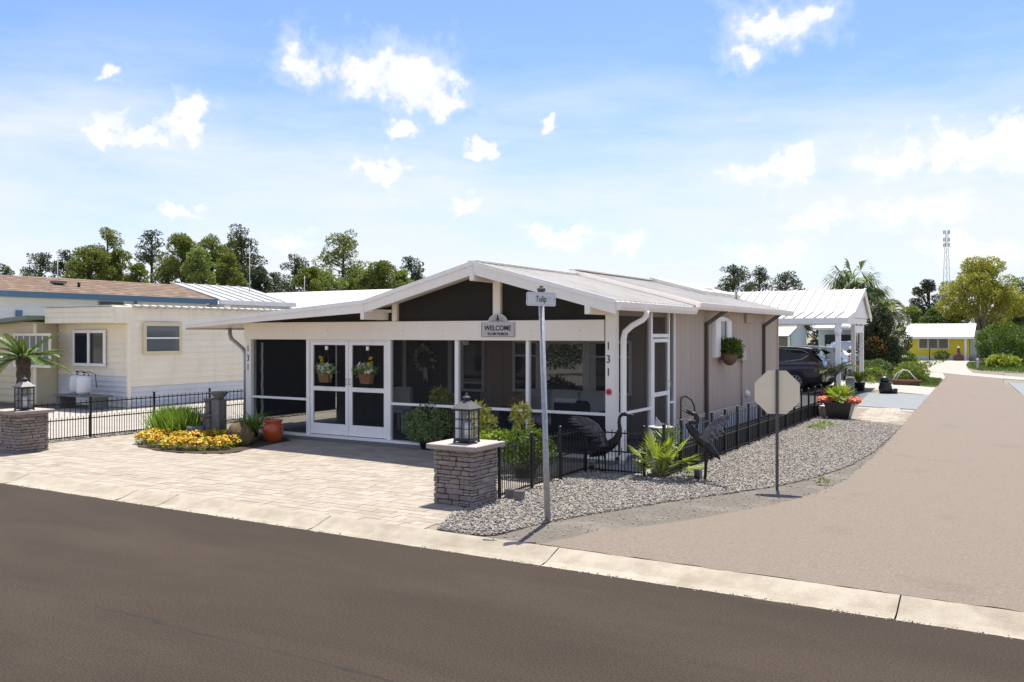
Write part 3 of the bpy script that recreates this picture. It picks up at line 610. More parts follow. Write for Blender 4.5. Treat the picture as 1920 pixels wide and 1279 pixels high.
# screen bays: mullions, mid rails, panes
def mullion(pa, pb, z0=.1, z1=2.075, y0=FY-.05, y1=FY+.05): return MB().cbox(px(pa, FY), px(pb, FY), y0, y1, z0, z1, .005).build('mullion', 'white_trim', H)
mullion(577, 583); mullion(728, 735); mullion(855, 862); mullion(988, 994)
bays = [(473, 577), (735, 855), (862, 988), (994, 1138)]
for i, (a, c) in enumerate(bays):
    xa, xc = px(a, FY)+.002, px(c, FY)-.002
    MB().cbox(xa, xc, FY-.035, FY+.035, .80, .85, .005).build('mid_rail', 'white_trim', H)
    for z0, z1 in ((.115, .80), (.85, 2.07)):
        MB().quad((xa, FY+.01, z0), (xc, FY+.01, z0), (xc, FY+.01, z1), (xa, FY+.01, z1)).build('screen_pane', 'screen' , H)
# gable screens
def gpoly(xs): return [(x, zroof(x)-.1) for x in xs]
ga = px(748, FY); gb = px(926, FY); gc = px(942, FY); gd = px(1136, FY); gl = -13.65
for poly in ([(ga, 2.43), (gb, 2.43)]+gpoly([gb, RX, ga]) if gb > RX else [(ga, 2.43), (gb, 2.43)]+gpoly([gb, ga]),
             [(gc, 2.43), (gd, 2.43)]+gpoly([gd, gc]), [(gl, 2.43), (px(737, FY), 2.43)]+[(px(737, FY), zroof(px(737, FY))-.1), (gl, 2.46)]):
    MB().add([(x, FY+.0, z) for x, z in poly], [tuple(range(len(poly)))]).build('gable_screen', 'screen_dark', H)
# soffit block beside the lean-to valley
MB().box(-10.82, px(739, FY)-.01, Y0+.05, FY-.07, 2.60, 2.655).build('eave_return', 'beam_white', H)
# double screen doors
def screen_door(pa, pb, hinge):
    xa, xb = px(pa, FY), px(pb, FY); d = MB()
    y0, y1 = FY-.03, FY+.015; s = .085
    d.cbox(xa, xa+s, y0, y1, .13, 2.03); d.cbox(xb-s, xb, y0, y1, .13, 2.03)
    d.cbox(xa+s, xb-s, y0, y1, 1.96, 2.03); d.cbox(xa+s, xb-s, y0, y1, 1.02, 1.11); d.cbox(xa+s, xb-s, y0, y1, .13, .35)
    o = d.build('screen_door', 'white_trim', H)
    for z0, z1 in ((.35, 1.02), (1.11, 1.96)):
        MB().quad((xa+s, FY-.005, z0), (xb-s, FY-.005, z0), (xb-s, FY-.005, z1), (xa+s, FY-.005, z1)).build('screen_pane', 'screen', o)
    hx = xb-.04 if hinge < 0 else xa+.04
    MB().tube([(hx, FY-.03, 1.16), (hx, FY-.07, 1.17), (hx, FY-.07, 1.27), (hx, FY-.03, 1.28)], .008, 6).build('handle', 'galv', o)
    return o
screen_door(583.5, 655, -1); screen_door(655.6, 727.5, 1)
MB().cbox(px(583, FY), px(728, FY), FY-.04, FY+.04, 2.032, 2.07).build('door_head', 'white_trim', H)
# right side of the porch
SX = FXR
MB().quad((SX-.03, FY+.1, .1), (SX-.03, 15.12, .1), (SX-.03, 15.12, 2.66), (SX-.03, FY+.1, 2.66)).build('screen_pane', 'screen', H)
for z in ((.80, .85),): MB().cbox(SX-.06, SX+.01, FY+.09, 15.13, z[0], z[1]).build('mid_rail', 'white_trim', H)
MB().cbox(SX-.06, SX+.01, FY+.09, 15.13, .075, .12).build('bottom_rail', 'white_trim', H)
for y0, y1 in ((15.13, 15.21), (16.06, 16.11), (16.36, 16.42)): MB().cbox(SX-.07, SX+.015, y0, y1, .07, 2.64).build('side_post', 'white_trim', H)
sd = MB(); s = .07; a, c = 15.215, 16.055
sd.cbox(SX-.03, SX+.02, a, a+s, .1, 2.10); sd.cbox(SX-.03, SX+.02, c-s, c, .1, 2.10)
for z0, z1 in ((.1, .24), (1.02, 1.10), (2.03, 2.10)): sd.cbox(SX-.03, SX+.02, a+s, c-s, z0, z1)
sdo = sd.build('screen_door', 'white_trim', H)
for z0, z1 in ((.24, 1.02), (1.10, 2.03)): MB().quad((SX-.005, a+s, z0), (SX-.005, c-s, z0), (SX-.005, c-s, z1), (SX-.005, a+s, z1)).build('screen_pane', 'screen', sdo)
MB().tube([(SX+.02, c-.035, 1.15), (SX+.06, c-.035, 1.16), (SX+.06, c-.035, 1.28), (SX+.02, c-.035, 1.29)], .009, 6).build('handle', 'galv', sdo)
MB().cbox(SX-.06, SX+.01, a, c, 2.12, 2.19).build('transom', 'white_trim', H)
MB().quad((SX-.02, a, 2.19), (SX-.02, c, 2.19), (SX-.02, c, 2.66), (SX-.02, a, 2.66)).build('screen_pane', 'screen', H)
MB().cbox(SX-.05, SX+.008, 16.11, 16.36, .84, .88).build('mid_rail', 'white_trim', H)
for z0, z1 in ((.1, .84), (.88, 2.64)): MB().quad((SX-.02, 16.11, z0), (SX-.02, 16.36, z0), (SX-.02, 16.36, z1), (SX-.02, 16.11, z1)).build('screen_pane', 'screen', H)
# left side: black shade cloth above an open gap
MB().cbox(FXL, FXL+.02, FY+.1, BW, .33, 2.40, .003).build('shade_cloth', 'shade_cloth', H)
# back wall of the porch, boards
bb = MB().cbox(-.148, .148, -.015, .015, .07, 1.0, .004)
nb = int((FXR-FXL)/.3)
for k in range(nb):
    x0 = FXL+k*.3; zt = zroof(x0+.15)-.16
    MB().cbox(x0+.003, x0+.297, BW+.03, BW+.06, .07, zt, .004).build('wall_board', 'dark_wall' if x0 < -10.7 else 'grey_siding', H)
MB().box(FXL, FXR-.05, BW+.07, BW+.12, .0, 2.2).build('wall_core', 'dark_wall', H)
# porch window of three lights
def win(name, x0, x1, z0, z1, y, gm, par=H, fr=.06, frm='white_trim', rail=None, dirn=-1):
    w = MB().cbox(x0, x1, y-.03, y+.02, z1-fr, z1); w.cbox(x0, x1, y-.03, y+.02, z0, z0+fr); w.cbox(x0, x0+fr, y-.03, y+.02, z0+fr, z1-fr); w.cbox(x1-fr, x1, y-.03, y+.02, z0+fr, z1-fr)
    o = w.build(name, frm, par)
    MB().quad((x0+fr, y, z0+fr), (x1-fr, y, z0+fr), (x1-fr, y, z1-fr), (x0+fr, y, z1-fr)).build('pane', gm, o)
    if rail: MB().cbox(x0+fr, x1-fr, y-.02, y+.005, rail-.02, rail+.02).build('sash_rail', frm, o)
    return o
win('window', -9.62, -8.98, .94, 2.05, BW, 'window_dark', rail=1.72)
win('window', -8.975, -7.86, .94, 2.05, BW, 'window_mirror', fr=.07)
w3 = win('window', -7.855, -6.85, .94, 2.05, BW, 'window_dark', rail=1.72)
for x0 in (-7.79, -7.1): MB().add([(x0+i*.03, BW-.012+.006*(i % 2), z) for z in (1.0, 1.98) for i in range(6)], [(i, i+1, i+7, i+6) for i in range(5)]).build('curtain', 'curtain', w3)
# entry door behind the screen, with side lights
dfr = MB().cbox(-12.6, -12.5, BW-.03, BW+.03, .07, 2.2); dfr.cbox(-11.32, -11.22, BW-.03, BW+.03, .07, 2.2); dfr.cbox(-12.5, -11.32, BW-.03, BW+.03, 2.1, 2.2)
ed = dfr.build('entry_door', 'curtain', H); MB().cbox(-12.5, -11.32, BW-.01, BW+.02, .07, 2.1).build('door_leaf', 'dark_wall', ed)
win('window', -10.95, -10.35, .9, 2.1, BW, 'window_dark', rail=1.1, frm='curtain')
# grey side wall of boards, trims
yb = 16.43; nbd = 27; wbd = (24.57-yb)/nbd
bd = MB().cbox(SX-.04, SX, 0, wbd-.006, .515, 2.76, .005).mesh('wall_board', 'grey_siding', offset(H))
for k in range(nbd): inst('wall_board', bd, H, (0, yb+k*wbd, 0))
MB().box(FXL+.05, SX-.042, BW+.2, 24.55, .0, 2.3).build('wall_core', 'dark_wall', H)
MB().cbox(SX-.05, SX+.02, yb, 24.59, .41, .51).build('base_trim', 'grey_trim', H)
sk = MB().cbox(SX-.10, SX-.04, 0, .298, .0, .41, .012).mesh('skirt_panel', 'grey_skirt', offset(H))
for k in range(27): inst('skirt_panel', sk, H, (0, yb+k*.3, 0))
MB().cbox(SX-.02, SX+.03, 24.55, 24.62, .0, 2.70).build('corner_trim', 'grey_trim', H)
for pxx in (1322, 1430):
    yy = side_y(pxx, SX); b = MB(); b.cbox(SX+.003, SX+.075, yy-.05, yy+.05, .05, 2.42); b.bar((SX+.04, yy, 2.40), (-5.57, yy+.28, 2.69), .09, .07, (0, 0, 1)); b.build('downspout', 'brown_metal', H)
# arched side window
y0, y1 = side_y(1335, SX), side_y(1366, SX)
sw = MB(); arch = [(y0, 1.66), (y1, 1.66), (y1, 2.50)]+[(y1+(y0-y1)*k/8, 2.50+.07*math.sin(math.pi*k/8)) for k in range(1, 8)]+[(y0, 2.50)]
wf = sw.poly_x(arch, SX+.002, SX+.05).build('side_window', 'white_trim', H)
MB().poly_x([(y0+.40, 1.74), (y1-.40, 1.74), (y1-.40, 2.47), (y0+.40, 2.47)], SX+.051, SX+.056).build('pane', 'window_dark', wf)
for ya, yb_ in ((y0+.02, y0+.38), (y1-.38, y1-.02)):
    b = MB(); b.cbox(SX+.051, SX+.085, ya, yb_, 1.68, 2.48)
    for k in range(14): b.box(SX+.085, SX+.095, ya+.04, yb_-.04, 1.73+k*.052, 1.76+k*.052)
    b.build('shutter', 'white_trim', wf)
# fittings on the wall
def sbox(name, m, pa, pb, z0, z1, dp): return MB().cbox(SX+.002, SX+dp, side_y(pa, SX), side_y(pb, SX), z0, z1, .01).build(name, m, H)
sbox('vent_cover', 'grey_siding', 1396, 1409, 2.45, 2.68, .06); sbox('meter_box', 'grey_trim', 1383, 1391, 1.55, 1.78, .12)
yy = side_y(1388, SX); MB().tube([(SX+.04, yy, 1.56), (SX+.04, yy, .45)], .02, 8).build('conduit', 'grey_siding', H)
yy = side_y(1399, SX); MB().lathe([(.10, 0), (.10, .02), (.07, .05), (.05, .09)], (0, 0, 0), 14).build('dryer_vent', 'white_trim', H, world=False).location = Vector((SX+.003, yy, .72))-offset(H)
bpy.data.objects['dryer_vent'].rotation_euler = (0, R(90), 0)
yy = side_y(1272, SX)
MB().tube([(SX+.05, yy, .35), (SX+.05, yy, .85), (SX+.06, yy+.02, .93), (SX+.10, yy+.15, .95), (SX+.13, yy+.4, .86), (SX+.14, yy+.55, .72), (SX+.14, yy+.58, .45)], .018, 8).build('bent_pipe', 'brown_metal', H)
# house numbers and the red dot
xn = px(1144, FY)
for post_x, zz in ((xn, (1.98, 1.76, 1.54)), (FXL+.075, (1.86, 1.66, 1.46))):
    for ch, z in zip('131', zz): text('house_number', ch, .19, 'ink', H, (post_x, FY-.075, z), (R(90), 0, 0), .004, .85)
yd = .0
rd = MB().lathe([(.062, 0), (.062, .006)], (0, 0, 0), 20).build('dot_sticker', 'pink_paint', H, world=False); rd.location = Vector((xn+.01, FY-.072, 1.215))-offset(H); rd.rotation_euler = (R(90), 0, 0); rd['label'] = 'round red dot with pink rim on the white post'
MB().lathe([(.042, .007), (.042, .010)], (0, 0, 0), 20).build('dot_centre', 'red_paint', rd, world=False)
MB().cbox(-9.15, -9.05, FY+.1, FY+.2, 1.98, 2.06).build('porch_lamp', 'white_trim', H)
# ================================================================ THINGS ROUND THE PORCH
# stone piers
def pier(x0, x1, y0, y1, h, seed, label):
    t = thing('stone_pier', label, 'pier', ((x0+x1)/2, (y0+y1)/2, 0), group='stone piers at the drive')
    MB().box(x0+.03, x1-.03, y0+.03, y1-.03, .002, h-.07).build('core', 'mortar', t)
    r = random.Random(seed); vari = []
    for k in range(6):
        b = MB().cbox(-.5, .5, -.5, .5, -.5, .5, .09)
        b.v = [(p[0]*(1+r.uniform(-.05, .03)), p[1]*(1+r.uniform(-.05, .06)), p[2]+(r.uniform(-.09, .09) if abs(p[2]) > .3 else 0)) for p in b.v]
        vari.append(b.mesh('stone', 'pier_stone'))
    z = .0; row = 0; cx, cy = (x0+x1)/2, (y0+y1)/2
    def put(xa, xb, ya, yb, za, zb): inst('stone', r.choice(vari), t, ((xa+xb)/2-cx, (ya+yb)/2-cy, (za+zb)/2), (xb-xa-.007, yb-ya-.007, zb-za-.009))
    while z < h-.075:
        hh = min(r.uniform(.042, .078), h-.07-z)
        if h-.07-z-hh < .03: hh = h-.07-z
        even = row % 2
        for side in range(4):                    # front, right, back, left: corner stones change over by row
            L0, L1 = (x0, x1) if side in (0, 2) else (y0, y1)
            lo = L0 if (side in (0, 2)) == bool(even) else L0+.07; hi = L1 if (side in (0, 2)) == bool(even) else L1-.07
            p = lo
            while p < hi-.02:
                w = r.uniform(.10, .30)
                if hi-p-w < .09: w = hi-p
                pr = r.uniform(-.010, .010)
                splits = [(z, z+hh)] if hh < .06 or r.random() < .72 else [(z, z+hh*.5), (z+hh*.5, z+hh)]
                for za, zb in splits:
                    if side == 0: put(p, p+w, y0-pr, y0+.07, za, zb)
                    if side == 2: put(p, p+w, y1-.07, y1+pr, za, zb)
                    if side == 1: put(x1-.07, x1+pr, p, p+w, za, zb)
                    if side == 3: put(x0-pr, x0+.07, p, p+w, za, zb)
                p += w
        z += hh; row += 1
    MB().cbox(x0-.07, x1+.07, y0-.07, y1+.07, h-.065, h, .008).build('cap', 'cap_stone', t)
    return t
pier(-6.64, -6.02, 9.28, 9.88, .775, 5, 'grey stacked stone pier carrying a lantern beside the street post')
pier(-16.5, -15.86, 9.2, 9.8, .775, 6, 'grey stacked stone pier carrying a lantern at the far left')
def lantern(x, y, z, label, rz=0, s=1.0):
    t = thing('lantern', label, 'lantern', (x, y, z), rz, 'black lanterns on the piers'); w = .115*s; h = .36*s
    def mk(name, m, b): return b.build(name, m, t, world=False)
    b = MB().cbox(-w-.012, w+.012, -w-.012, w+.012, .018, .055)
    mk('base', 'black_iron', b)
    for i in (-1, 1):
        for j in (-1, 1):
            mk('foot', 'black_iron', MB().lathe([(.016, 0), (.02, .008), (.014, .02)], (i*w, j*w, 0), 8))
            mk('corner_post', 'black_iron', MB().cbox(i*w-.009, i*w+.009, j*w-.009, j*w+.009, .055, .055+h, .002))
    top = .055+h
    mk('top_frame', 'black_iron', MB().cbox(-w-.012, w+.012, -w-.012, w+.012, top, top+.02))
    for k in range(4):
        a = k*math.pi/2; ca, sa = math.cos(a), math.sin(a)
        f = lambda u, v, zz: (u*ca-v*sa, u*sa+v*ca, zz)
        bb = MB(); bb.bar(f(0, -w, .055), f(0, -w, top), .009, .009)
        for q in (.36, .70): bb.bar(f(-w+.009, -w, .055+h*q), f(w-.009, -w, .055+h*q), .009, .009)
        mk('glazing_bar', 'black_iron', bb)
        mk('glass_pane', 'lantern_glass', MB().quad(f(-w+.01, -w+.006, .058), f(w-.01, -w+.006, .058), f(w-.01, -w+.006, top), f(-w+.01, -w+.006, top)))
    W1 = w+.035; W2 = .04; z0 = top+.02
    rf = MB().add([(-W1, -W1, z0), (W1, -W1, z0), (W1, W1, z0), (-W1, W1, z0), (-W1, -W1, z0+.012), (W1, -W1, z0+.012), (W1, W1, z0+.012), (-W1, W1, z0+.012), (-W2, -W2, z0+.11), (W2, -W2, z0+.11), (W2, W2, z0+.11), (-W2, W2, z0+.11)],
                  [(3,2,1,0),(0,1,5,4),(1,2,6,5),(2,3,7,6),(3,0,4,7),(4,5,9,8),(5,6,10,9),(6,7,11,10),(7,4,8,11),(8,9,10,11)])
    mk('roof', 'galv_dark', rf)
    ch = MB().lathe([(.035, 0), (.035, .03), (.055, .032), (.045, .05), (.015, .068), (.012, .085), (.016, .092), (.0, .10)], (0, 0, z0+.11), 12); mk('chimney', 'galv_dark', ch)
    mk('candle', 'candle', MB().lathe([(.04, .056), (.04, .056+h*.55), (.03, .056+h*.54)], (.015, 0, 0), 16))
lantern(-6.32, 9.58, .775, 'black glazed lantern with a candle on the pier by the street post')
lantern(-16.02, 9.42, .775, 'black glazed lantern with a candle on the far left pier', s=.98)
# iron fences
def fence(p, q, label, h=.74, step=.11, post_every=1.2, boards=None, rail2=.36, low=True, posts=None, pickets_low=True, lean=0):
    t = thing('iron_fence', label, 'fence', (p[0], p[1], 0)); a = Vector((p[0], p[1], 0)); d = Vector((q[0]-p[0], q[1]-p[1], 0)); Ln = d.length; d.normalize(); rz = math.atan2(d.y, d.x)
    pm = MB().cbox(-.0055, .0055, -.0055, .0055, .03, h, .001).mesh('picket', 'black_iron'); ps = MB().cbox(-.0055, .0055, -.0055, .0055, .03, rail2+.06, .001).mesh('picket', 'black_iron')
    po = MB().cbox(-.02, .02, -.02, .02, 0, h+.06, .004); po.lathe([(.027, 0), (.03, .012), (.012, .03)], (0, 0, h+.06), 8); po = po.mesh('post', 'black_iron')
    n = int(Ln/step)
    for k in range(n+1):
        s = k*step+.02
        if s > Ln: break
        inst('picket', pm, t, d*s, rot=(0, 0, rz))
        if low and s+step/2 < Ln: inst('picket', ps, t, d*(s+step/2), rot=(0, 0, rz))
    for s in (posts or [i*Ln/max(1, round(Ln/post_every)) for i in range(max(1, round(Ln/post_every))+1)]): inst('post', po, t, d*s+Vector((0, 0, 0)), rot=(0, 0, rz))
    for z in (h-.05, rail2, .06):
        b = MB(); b.bar((0, 0, z), tuple(d*Ln), .014, .022) if False else b.bar((0, 0, z), (d.x*Ln, d.y*Ln, z), .012, .022); b.build('rail', 'black_iron', t, world=False)
    if boards:
        nb_ = int(Ln/.36); nn = Vector((-d.y, d.x, 0))*.03
        bm = MB().cbox(.004, .352, -.006, .006, .01, boards, .003).mesh('board', 'black_board')
        for k in range(nb_): inst('board', bm, t, d*(k*.36)+nn, rot=(0, 0, rz))
    return t
fence((-17.0, 9.85), (-17.0, 19.2), 'low black iron picket fence left of the paved drive', .80, .12, 1.45, rail2=.42)
fence((-6.03, 9.93), (-6.05, 12.6), 'low black iron picket fence running back from the lantern pier', .72, .105, .9)
fence((-6.05, 12.6), (-5.05, 12.58), 'short black iron fence panel behind the winged bird statue', .70, .11, 1.0)
fence((-4.75, 12.62), (-4.72, 24.25), 'long black iron fence with black boards beside the grey wall', .74, .12, .78, boards=.40, low=False)
# street name post
P = ground(1027, 980); t = thing('street_sign_post', 'leaning galvanised post with white street name plate at the corner', 'street sign', P)
P2_ = at(1015, 566, depth(P)); top = Vector((P2_.x, P2_.y, P2_.z))-P
b = MB(); b.tube([(0, 0, 0), tuple(top*.33), tuple(top*.335), tuple(top)], [.036, .036, .032, .032], 12); b.build('pole', 'galv', t, world=False)
for k in (.985, .93): MB().lathe([(.006, 0), (.006, .006)], (0, 0, 0), 6).build('hole', 'ink', t, world=False).location = tuple(top*k+Vector((-.012, -.034, 0)))
for o in [o for o in t.children if o.name.startswith('hole')]: o.rotation_euler = (R(90), 0, R(30))
pc = top+Vector((0, 0, .03)); yawp = R(27)
ex = Vector((math.cos(yawp), math.sin(yawp), -.035)); ey = Vector((-math.sin(yawp), math.cos(yawp), 0)); ez = Vector((.03, 0, 1))
def plq(u, v, w): return pc+ex*u+ez*v+ey*w
def plate(hw, hh, w0, w1, dx=0, c=.015):
    o2 = [(-hw+c, -hh), (hw-c, -hh), (hw, -hh+c), (hw, hh-c), (hw-c, hh), (-hw+c, hh), (-hw, hh-c), (-hw, -hh+c)]
    n = 8; vs_ = [plq(u+dx, v, w0) for u, v in o2]+[plq(u+dx, v, w1) for u, v in o2]
    return MB().add(vs_, [tuple(range(n)), tuple(reversed(range(n, 2*n)))]+[(i, i+n, (i+1) % n+n, (i+1) % n) for i in range(n)])
pl_ = plate(.172, .080, -.045, -.036, dx=-.002).build('name_plate', 'sign_white', t, world=False)
fr = MB()
for v in (-.062, .066): fr.bar(plq(-.16, v, -.0465), plq(.155, v, -.0465), .002, .005)
for u in (-.16, .155): fr.bar(plq(u, -.06, -.0465), plq(u, .064, -.0465), .002, .005)
fr.build('border_line', 'sign_grey', pl_, world=False)
tx = text('street_name', 'Tulip', .10, 'ink', t, P+plq(.0, .0, -.049), (R(90), R(2), yawp), .002, .62)
tx2 = text('street_name', 'ST', .035, 'sign_grey', t, P+plq(.095, .012, -.049), (R(90), R(2), yawp), .002, .7)
for u in (-.158, .153): MB().lathe([(.007, 0), (.006, .006)], (0, 0, 0), 8).build('bolt', 'galv_dark', t, world=False).location = plq(u, -.005, -.046)
MB().lathe([(.03, 0), (.045, .012), (.05, .03), (.048, .05), (.025, .055), (.02, .065), (.024, .075), (.0, .085)], tuple(pc+Vector((0, 0, .078))), 14).build('finial', 'galv_dark', t, world=False)
# stop sign seen from behind
P = ground(1457, 918); t = thing('stop_sign', 'plain tan back of an octagonal stop sign on a thin post', 'stop sign', P); hh = .305
zc = 1.37
oc = [(hh/math.cos(R(22.5))*math.cos(R(22.5+45*k)), hh/math.cos(R(22.5))*math.sin(R(22.5+45*k))) for k in range(8)]
MB().poly_y([(x, zc+z) for x, z in oc], 0, .004).build('plate', 'sign_back', t, world=False)
MB().poly_y([(x*.97, zc+z*.97) for x, z in oc], .0045, .006).build('front_face', 'red_paint', t, world=False)
ub = MB(); ub.box(-.018, .018, -.030, -.026, 0, 1.69); ub.box(-.021, -.018, -.030, -.004, 0, 1.69); ub.box(.018, .021, -.030, -.004, 0, 1.69)
ub.build('post', 'galv_dark', t, world=False)
for z in (zc-.2, zc+.2): MB().lathe([(.010, 0), (.010, .01)], (0, 0, 0), 6).build('bolt', 'galv_dark', t, world=False).location = (0, -.030, z)
for o in t.children:
    if o.name.startswith('bolt'): o.rotation_euler = (R(90), 0, 0)
t.rotation_euler = (0, 0, R(14))
# welcome sign
xw0, xw1 = px(902, 13.48), px(965, 13.48); xc = (xw0+xw1)/2; hw = (xw1-xw0)/2
t = thing('welcome_sign', 'grey arched welcome plaque on the porch beam', 'sign', (xc, 13.48, 2.13))
pts = [(-hw, 0), (hw, 0), (hw, .27), (hw*.6, .27)]+[(hw*.58*math.cos(a), .27+.155*math.sin(a)) for a in [R(8+k*164/10) for k in range(11)]]+[(-hw*.6, .27), (-hw, .27)]
MB().poly_y([(x, z) for x, z in pts], -.0, .016).build('plaque', 'sign_grey', t, world=False)
b = MB()
for k in range(7):
    a = R(15+25*k); b.bar((.03*math.cos(a), -.002, .285+.03*math.sin(a)), (.15*math.cos(a), -.002, .285+.11*math.sin(a)), .003, .007)
b.bar((-.16, -.002, .283), (.16, -.002, .283), .003, .006)
b.build('pineapple_fan', 'ink', t, world=False)
MB().lathe([(.0, 0), (.022, .02), (.026, .045), (.014, .08), (.02, .1), (.0, .12)], (0, -.002, .285), 8, sy=.15).build('emblem', 'ink', t, world=False)
text('lettering', 'WELCOME', .125, 'ink', t, (xc, 13.477, 2.29), (R(90), 0, 0), .003, .93, .002)
text('lettering', 'TO MY PORCH', .068, 'ink', t, (xc, 13.477, 2.185), (R(90), 0, 0), .003, .95, .002)
fr = MB()
for z in (.012, .258): fr.bar((-hw+.012, -.002, z), (hw-.012, -.002, z), .003, .004) if z < .1 else None
for x in (-hw+.012, hw-.012): fr.bar((x, -.002, .012), (x, -.002, .255), .003, .004)
fr.build('border_line', 'ink', t, world=False)
# bird statues
def feather(b, a, c, w, th=.008):
    a = Vector(a); c = Vector(c); d = (c-a); up = Vector((0, 1, 0)); s = d.cross(up).normalized()
    pts = [a-s*w*.35, a+d*.55-s*w*.5, c, a+d*.55+s*w*.5, a+s*w*.35]
    n = 5; vs_ = [p+Vector((0, -th/2, 0)) for p in pts]+[p+Vector((0, th/2, 0)) for p in pts]
    b.add(vs_, [tuple(range(n)), tuple(reversed(range(n, 2*n)))]+[(i, i+n, (i+1) % n+n, (i+1) % n) for i in range(n)])
def wing(t, arm, fan, y0, y1, m):
    # arm: leading edge line of the wing; fan: feather tips; y runs outward from y0 to y1
    b = MB(); n = len(arm); A = [Vector((x, y0+(y1-y0)*i/(n-1), z)) for i, (x, z) in enumerate(arm)]
    b.tube(A, [.022]+[.018]*(n-2)+[.008], 8); w = b.build('wing', m, t, world=False)
    m2 = len(fan)
    for layer, (kk, dy) in enumerate(((1.0, 0), (.68, -.008), (.42, -.016))):
        for i, (x, z) in enumerate(fan):
            s = (i+.5*(layer % 2))/m2*(n-1); j = min(int(s), n-2); f = s-j; a = A[j].lerp(A[j+1], f)
            tip = a+(Vector((x, a.y+(y1-y0)*.12, z))-a)*kk
            fb = MB(); feather(fb, a+Vector((0, dy, 0)), tip+Vector((0, dy, 0)), (.055, .05, .045)[layer]); fb.build('feather', m, w, world=False)
    return w
def bird(label, base, bodyp, bodyr, neckp, neckr, beak, wings, legs, rz=0):
    t = thing('bird_statue', label, 'statue', base, rz, 'metal wading bird statues')
    b = MB(); allp = [(x, 0, z) for x, z in bodyp]+[(x, 0, z) for x, z in neckp]; b.tube(allp, bodyr+neckr, 12, squash=.85)
    b.build('body', 'bronze', t, world=False)
    for k, bk in enumerate(beak): MB().tube([(x, 0, z) for x, z in bk], [.016, .011, .002][:len(bk)], 7).build('beak', 'bronze', t, world=False)
    for a in wings: wing(t, *a)
    for lg in legs: MB().tube(lg, [.016, .012, .014, .012, .013][:len(lg)], 7).build('leg', 'bronze', t, world=False)
    return t
b1 = ground(1127, 884); 
bird('dark metal heron statue with raised left wing by the short fence', b1,
     [(-.20, .22), (-.12, .27), (0, .33), (.13, .41), (.25, .50)], [.012, .05, .082, .09, .07],
     [(.31, .60), (.325, .70), (.31, .80), (.32, .88), (.36, .925), (.41, .93), (.45, .92)], [.05, .033, .028, .026, .028, .034, .018],
     [[(.44, .923), (.52, .922), (.62, .918)]],
     [([(.16, .44), (.10, .62), (.03, .76), (-.10, .85), (-.20, .87)], [(-.02, .42), (-.12, .50), (-.20, .58), (-.27, .63), (-.36, .68), (-.42, .74), (-.47, .79), (-.46, .84), (-.40, .88)], -.08, -.30, 'bronze_wing'),
      ([(.20, .50), (.22, .60), (.26, .69), (.28, .72)], [(.06, .38), (.10, .36), (.15, .37), (.20, .40), (.24, .44)], .07, .16, 'bronze_wing')],
     [[(-.02, -.03, .27), (-.03, -.03, .18), (-.01, -.03, .02), (.08, -.03, .012)], [(.03, .04, .30), (.05, .04, .18), (.06, .04, .02), (.15, .04, .012)]])
b2 = ground(1318, 902)
bird('dark metal heron statue calling with beak lifted on the gravel', b2,
     [(.26, .34), (.20, .41), (.08, .52), (-.06, .65), (-.18, .76)], [.012, .042, .08, .085, .062],
     [(-.24, .84), (-.21, .88), (-.13, .86), (-.08, .88), (-.075, .94), (-.11, .985), (-.16, .995), (-.19, 1.0)], [.045, .032, .028, .026, .026, .03, .034, .02],
     [[(-.18, 1.0), (-.25, 1.05), (-.33, 1.11)], [(-.19, .99), (-.27, 1.02), (-.33, 1.045)]],
     [([(-.02, .68), (.10, .80), (.22, .92), (.33, .99), (.40, 1.0)], [(.12, .58), (.20, .60), (.27, .64), (.33, .69), (.38, .75), (.42, .82), (.45, .88), (.47, .94), (.475, .985)], -.07, -.20, 'bronze_wing'),
      ([(-.02, .70), (.06, .80), (.14, .88), (.2, .92)], [(.10, .60), (.16, .63), (.20, .68), (.24, .74), (.26, .8)], .07, .22, 'bronze_wing')],
     [[(.06, -.03, .50), (.08, -.03, .36), (.06, -.03, .20), (.05, -.03, .02), (-.03, -.03, .012)], [(.02, .04, .52), (.03, .04, .36), (.02, .04, .2), (.01, .04, .02), (-.07, .04, .012)]])
def spot(pxx, pyy, label, rz):
    P = ground(pxx, pyy); t = thing('floodlight', label, 'light', P, rz)
    MB().cbox(-.055, .055, -.035, .035, .06, .20, .012).build('housing', 'slab_grey', t, world=False); MB().tube([(0, 0, 0), (0, 0, .07)], .012, 6).build('spike', 'black_iron', t, world=False)
    MB().quad((-.045, -.036, .07), (.045, -.036, .07), (.045, -.036, .19), (-.045, -.036, .19)).build('lens', 'window_dark', t, world=False)
spot(1109, 888, 'small grey box floodlight at the foot of the winged bird', .4); spot(1309, 906, 'small grey box floodlight beside the calling bird', -.2)
def block(pxx, pyy, rz, label):
    P = ground(pxx, pyy); t = thing('concrete_block', label, 'block', P, rz); MB().cbox(-.055, .055, -.055, .055, 0, .15, .006).build('body', 'fountain', t, world=False)
    MB().cbox(-.038, .038, -.038, .038, .1505, .153).build('hollow', 'ink', t, world=False)
block(957, 937, .1, 'dark grey hollow block against the fence behind another'); block(974, 941, .15, 'grey hollow block nearest the street post')
# sundial
P = Vector((-4.98, 13.1, 0)); t = thing('sundial', 'dark pedestal sundial behind the fan palm', 'sundial', P)
MB().lathe([(.16, 0), (.16, .05), (.11, .08), (.09, .2), (.12, .4), (.085, .55), (.14, .66), (.15, .70)], (0, 0, 0), 16).build('pedestal', 'fountain', t, world=False)
MB().lathe([(.19, .70), (.20, .715), (.20, .73), (.18, .735)], (0, 0, 0), 20).build('dial', 'galv', t, world=False)
MB().poly_y([(-.1, .735), (.05, .735), (-.08, .88)], -.004, .004).build('gnomon', 'galv', t, world=False)
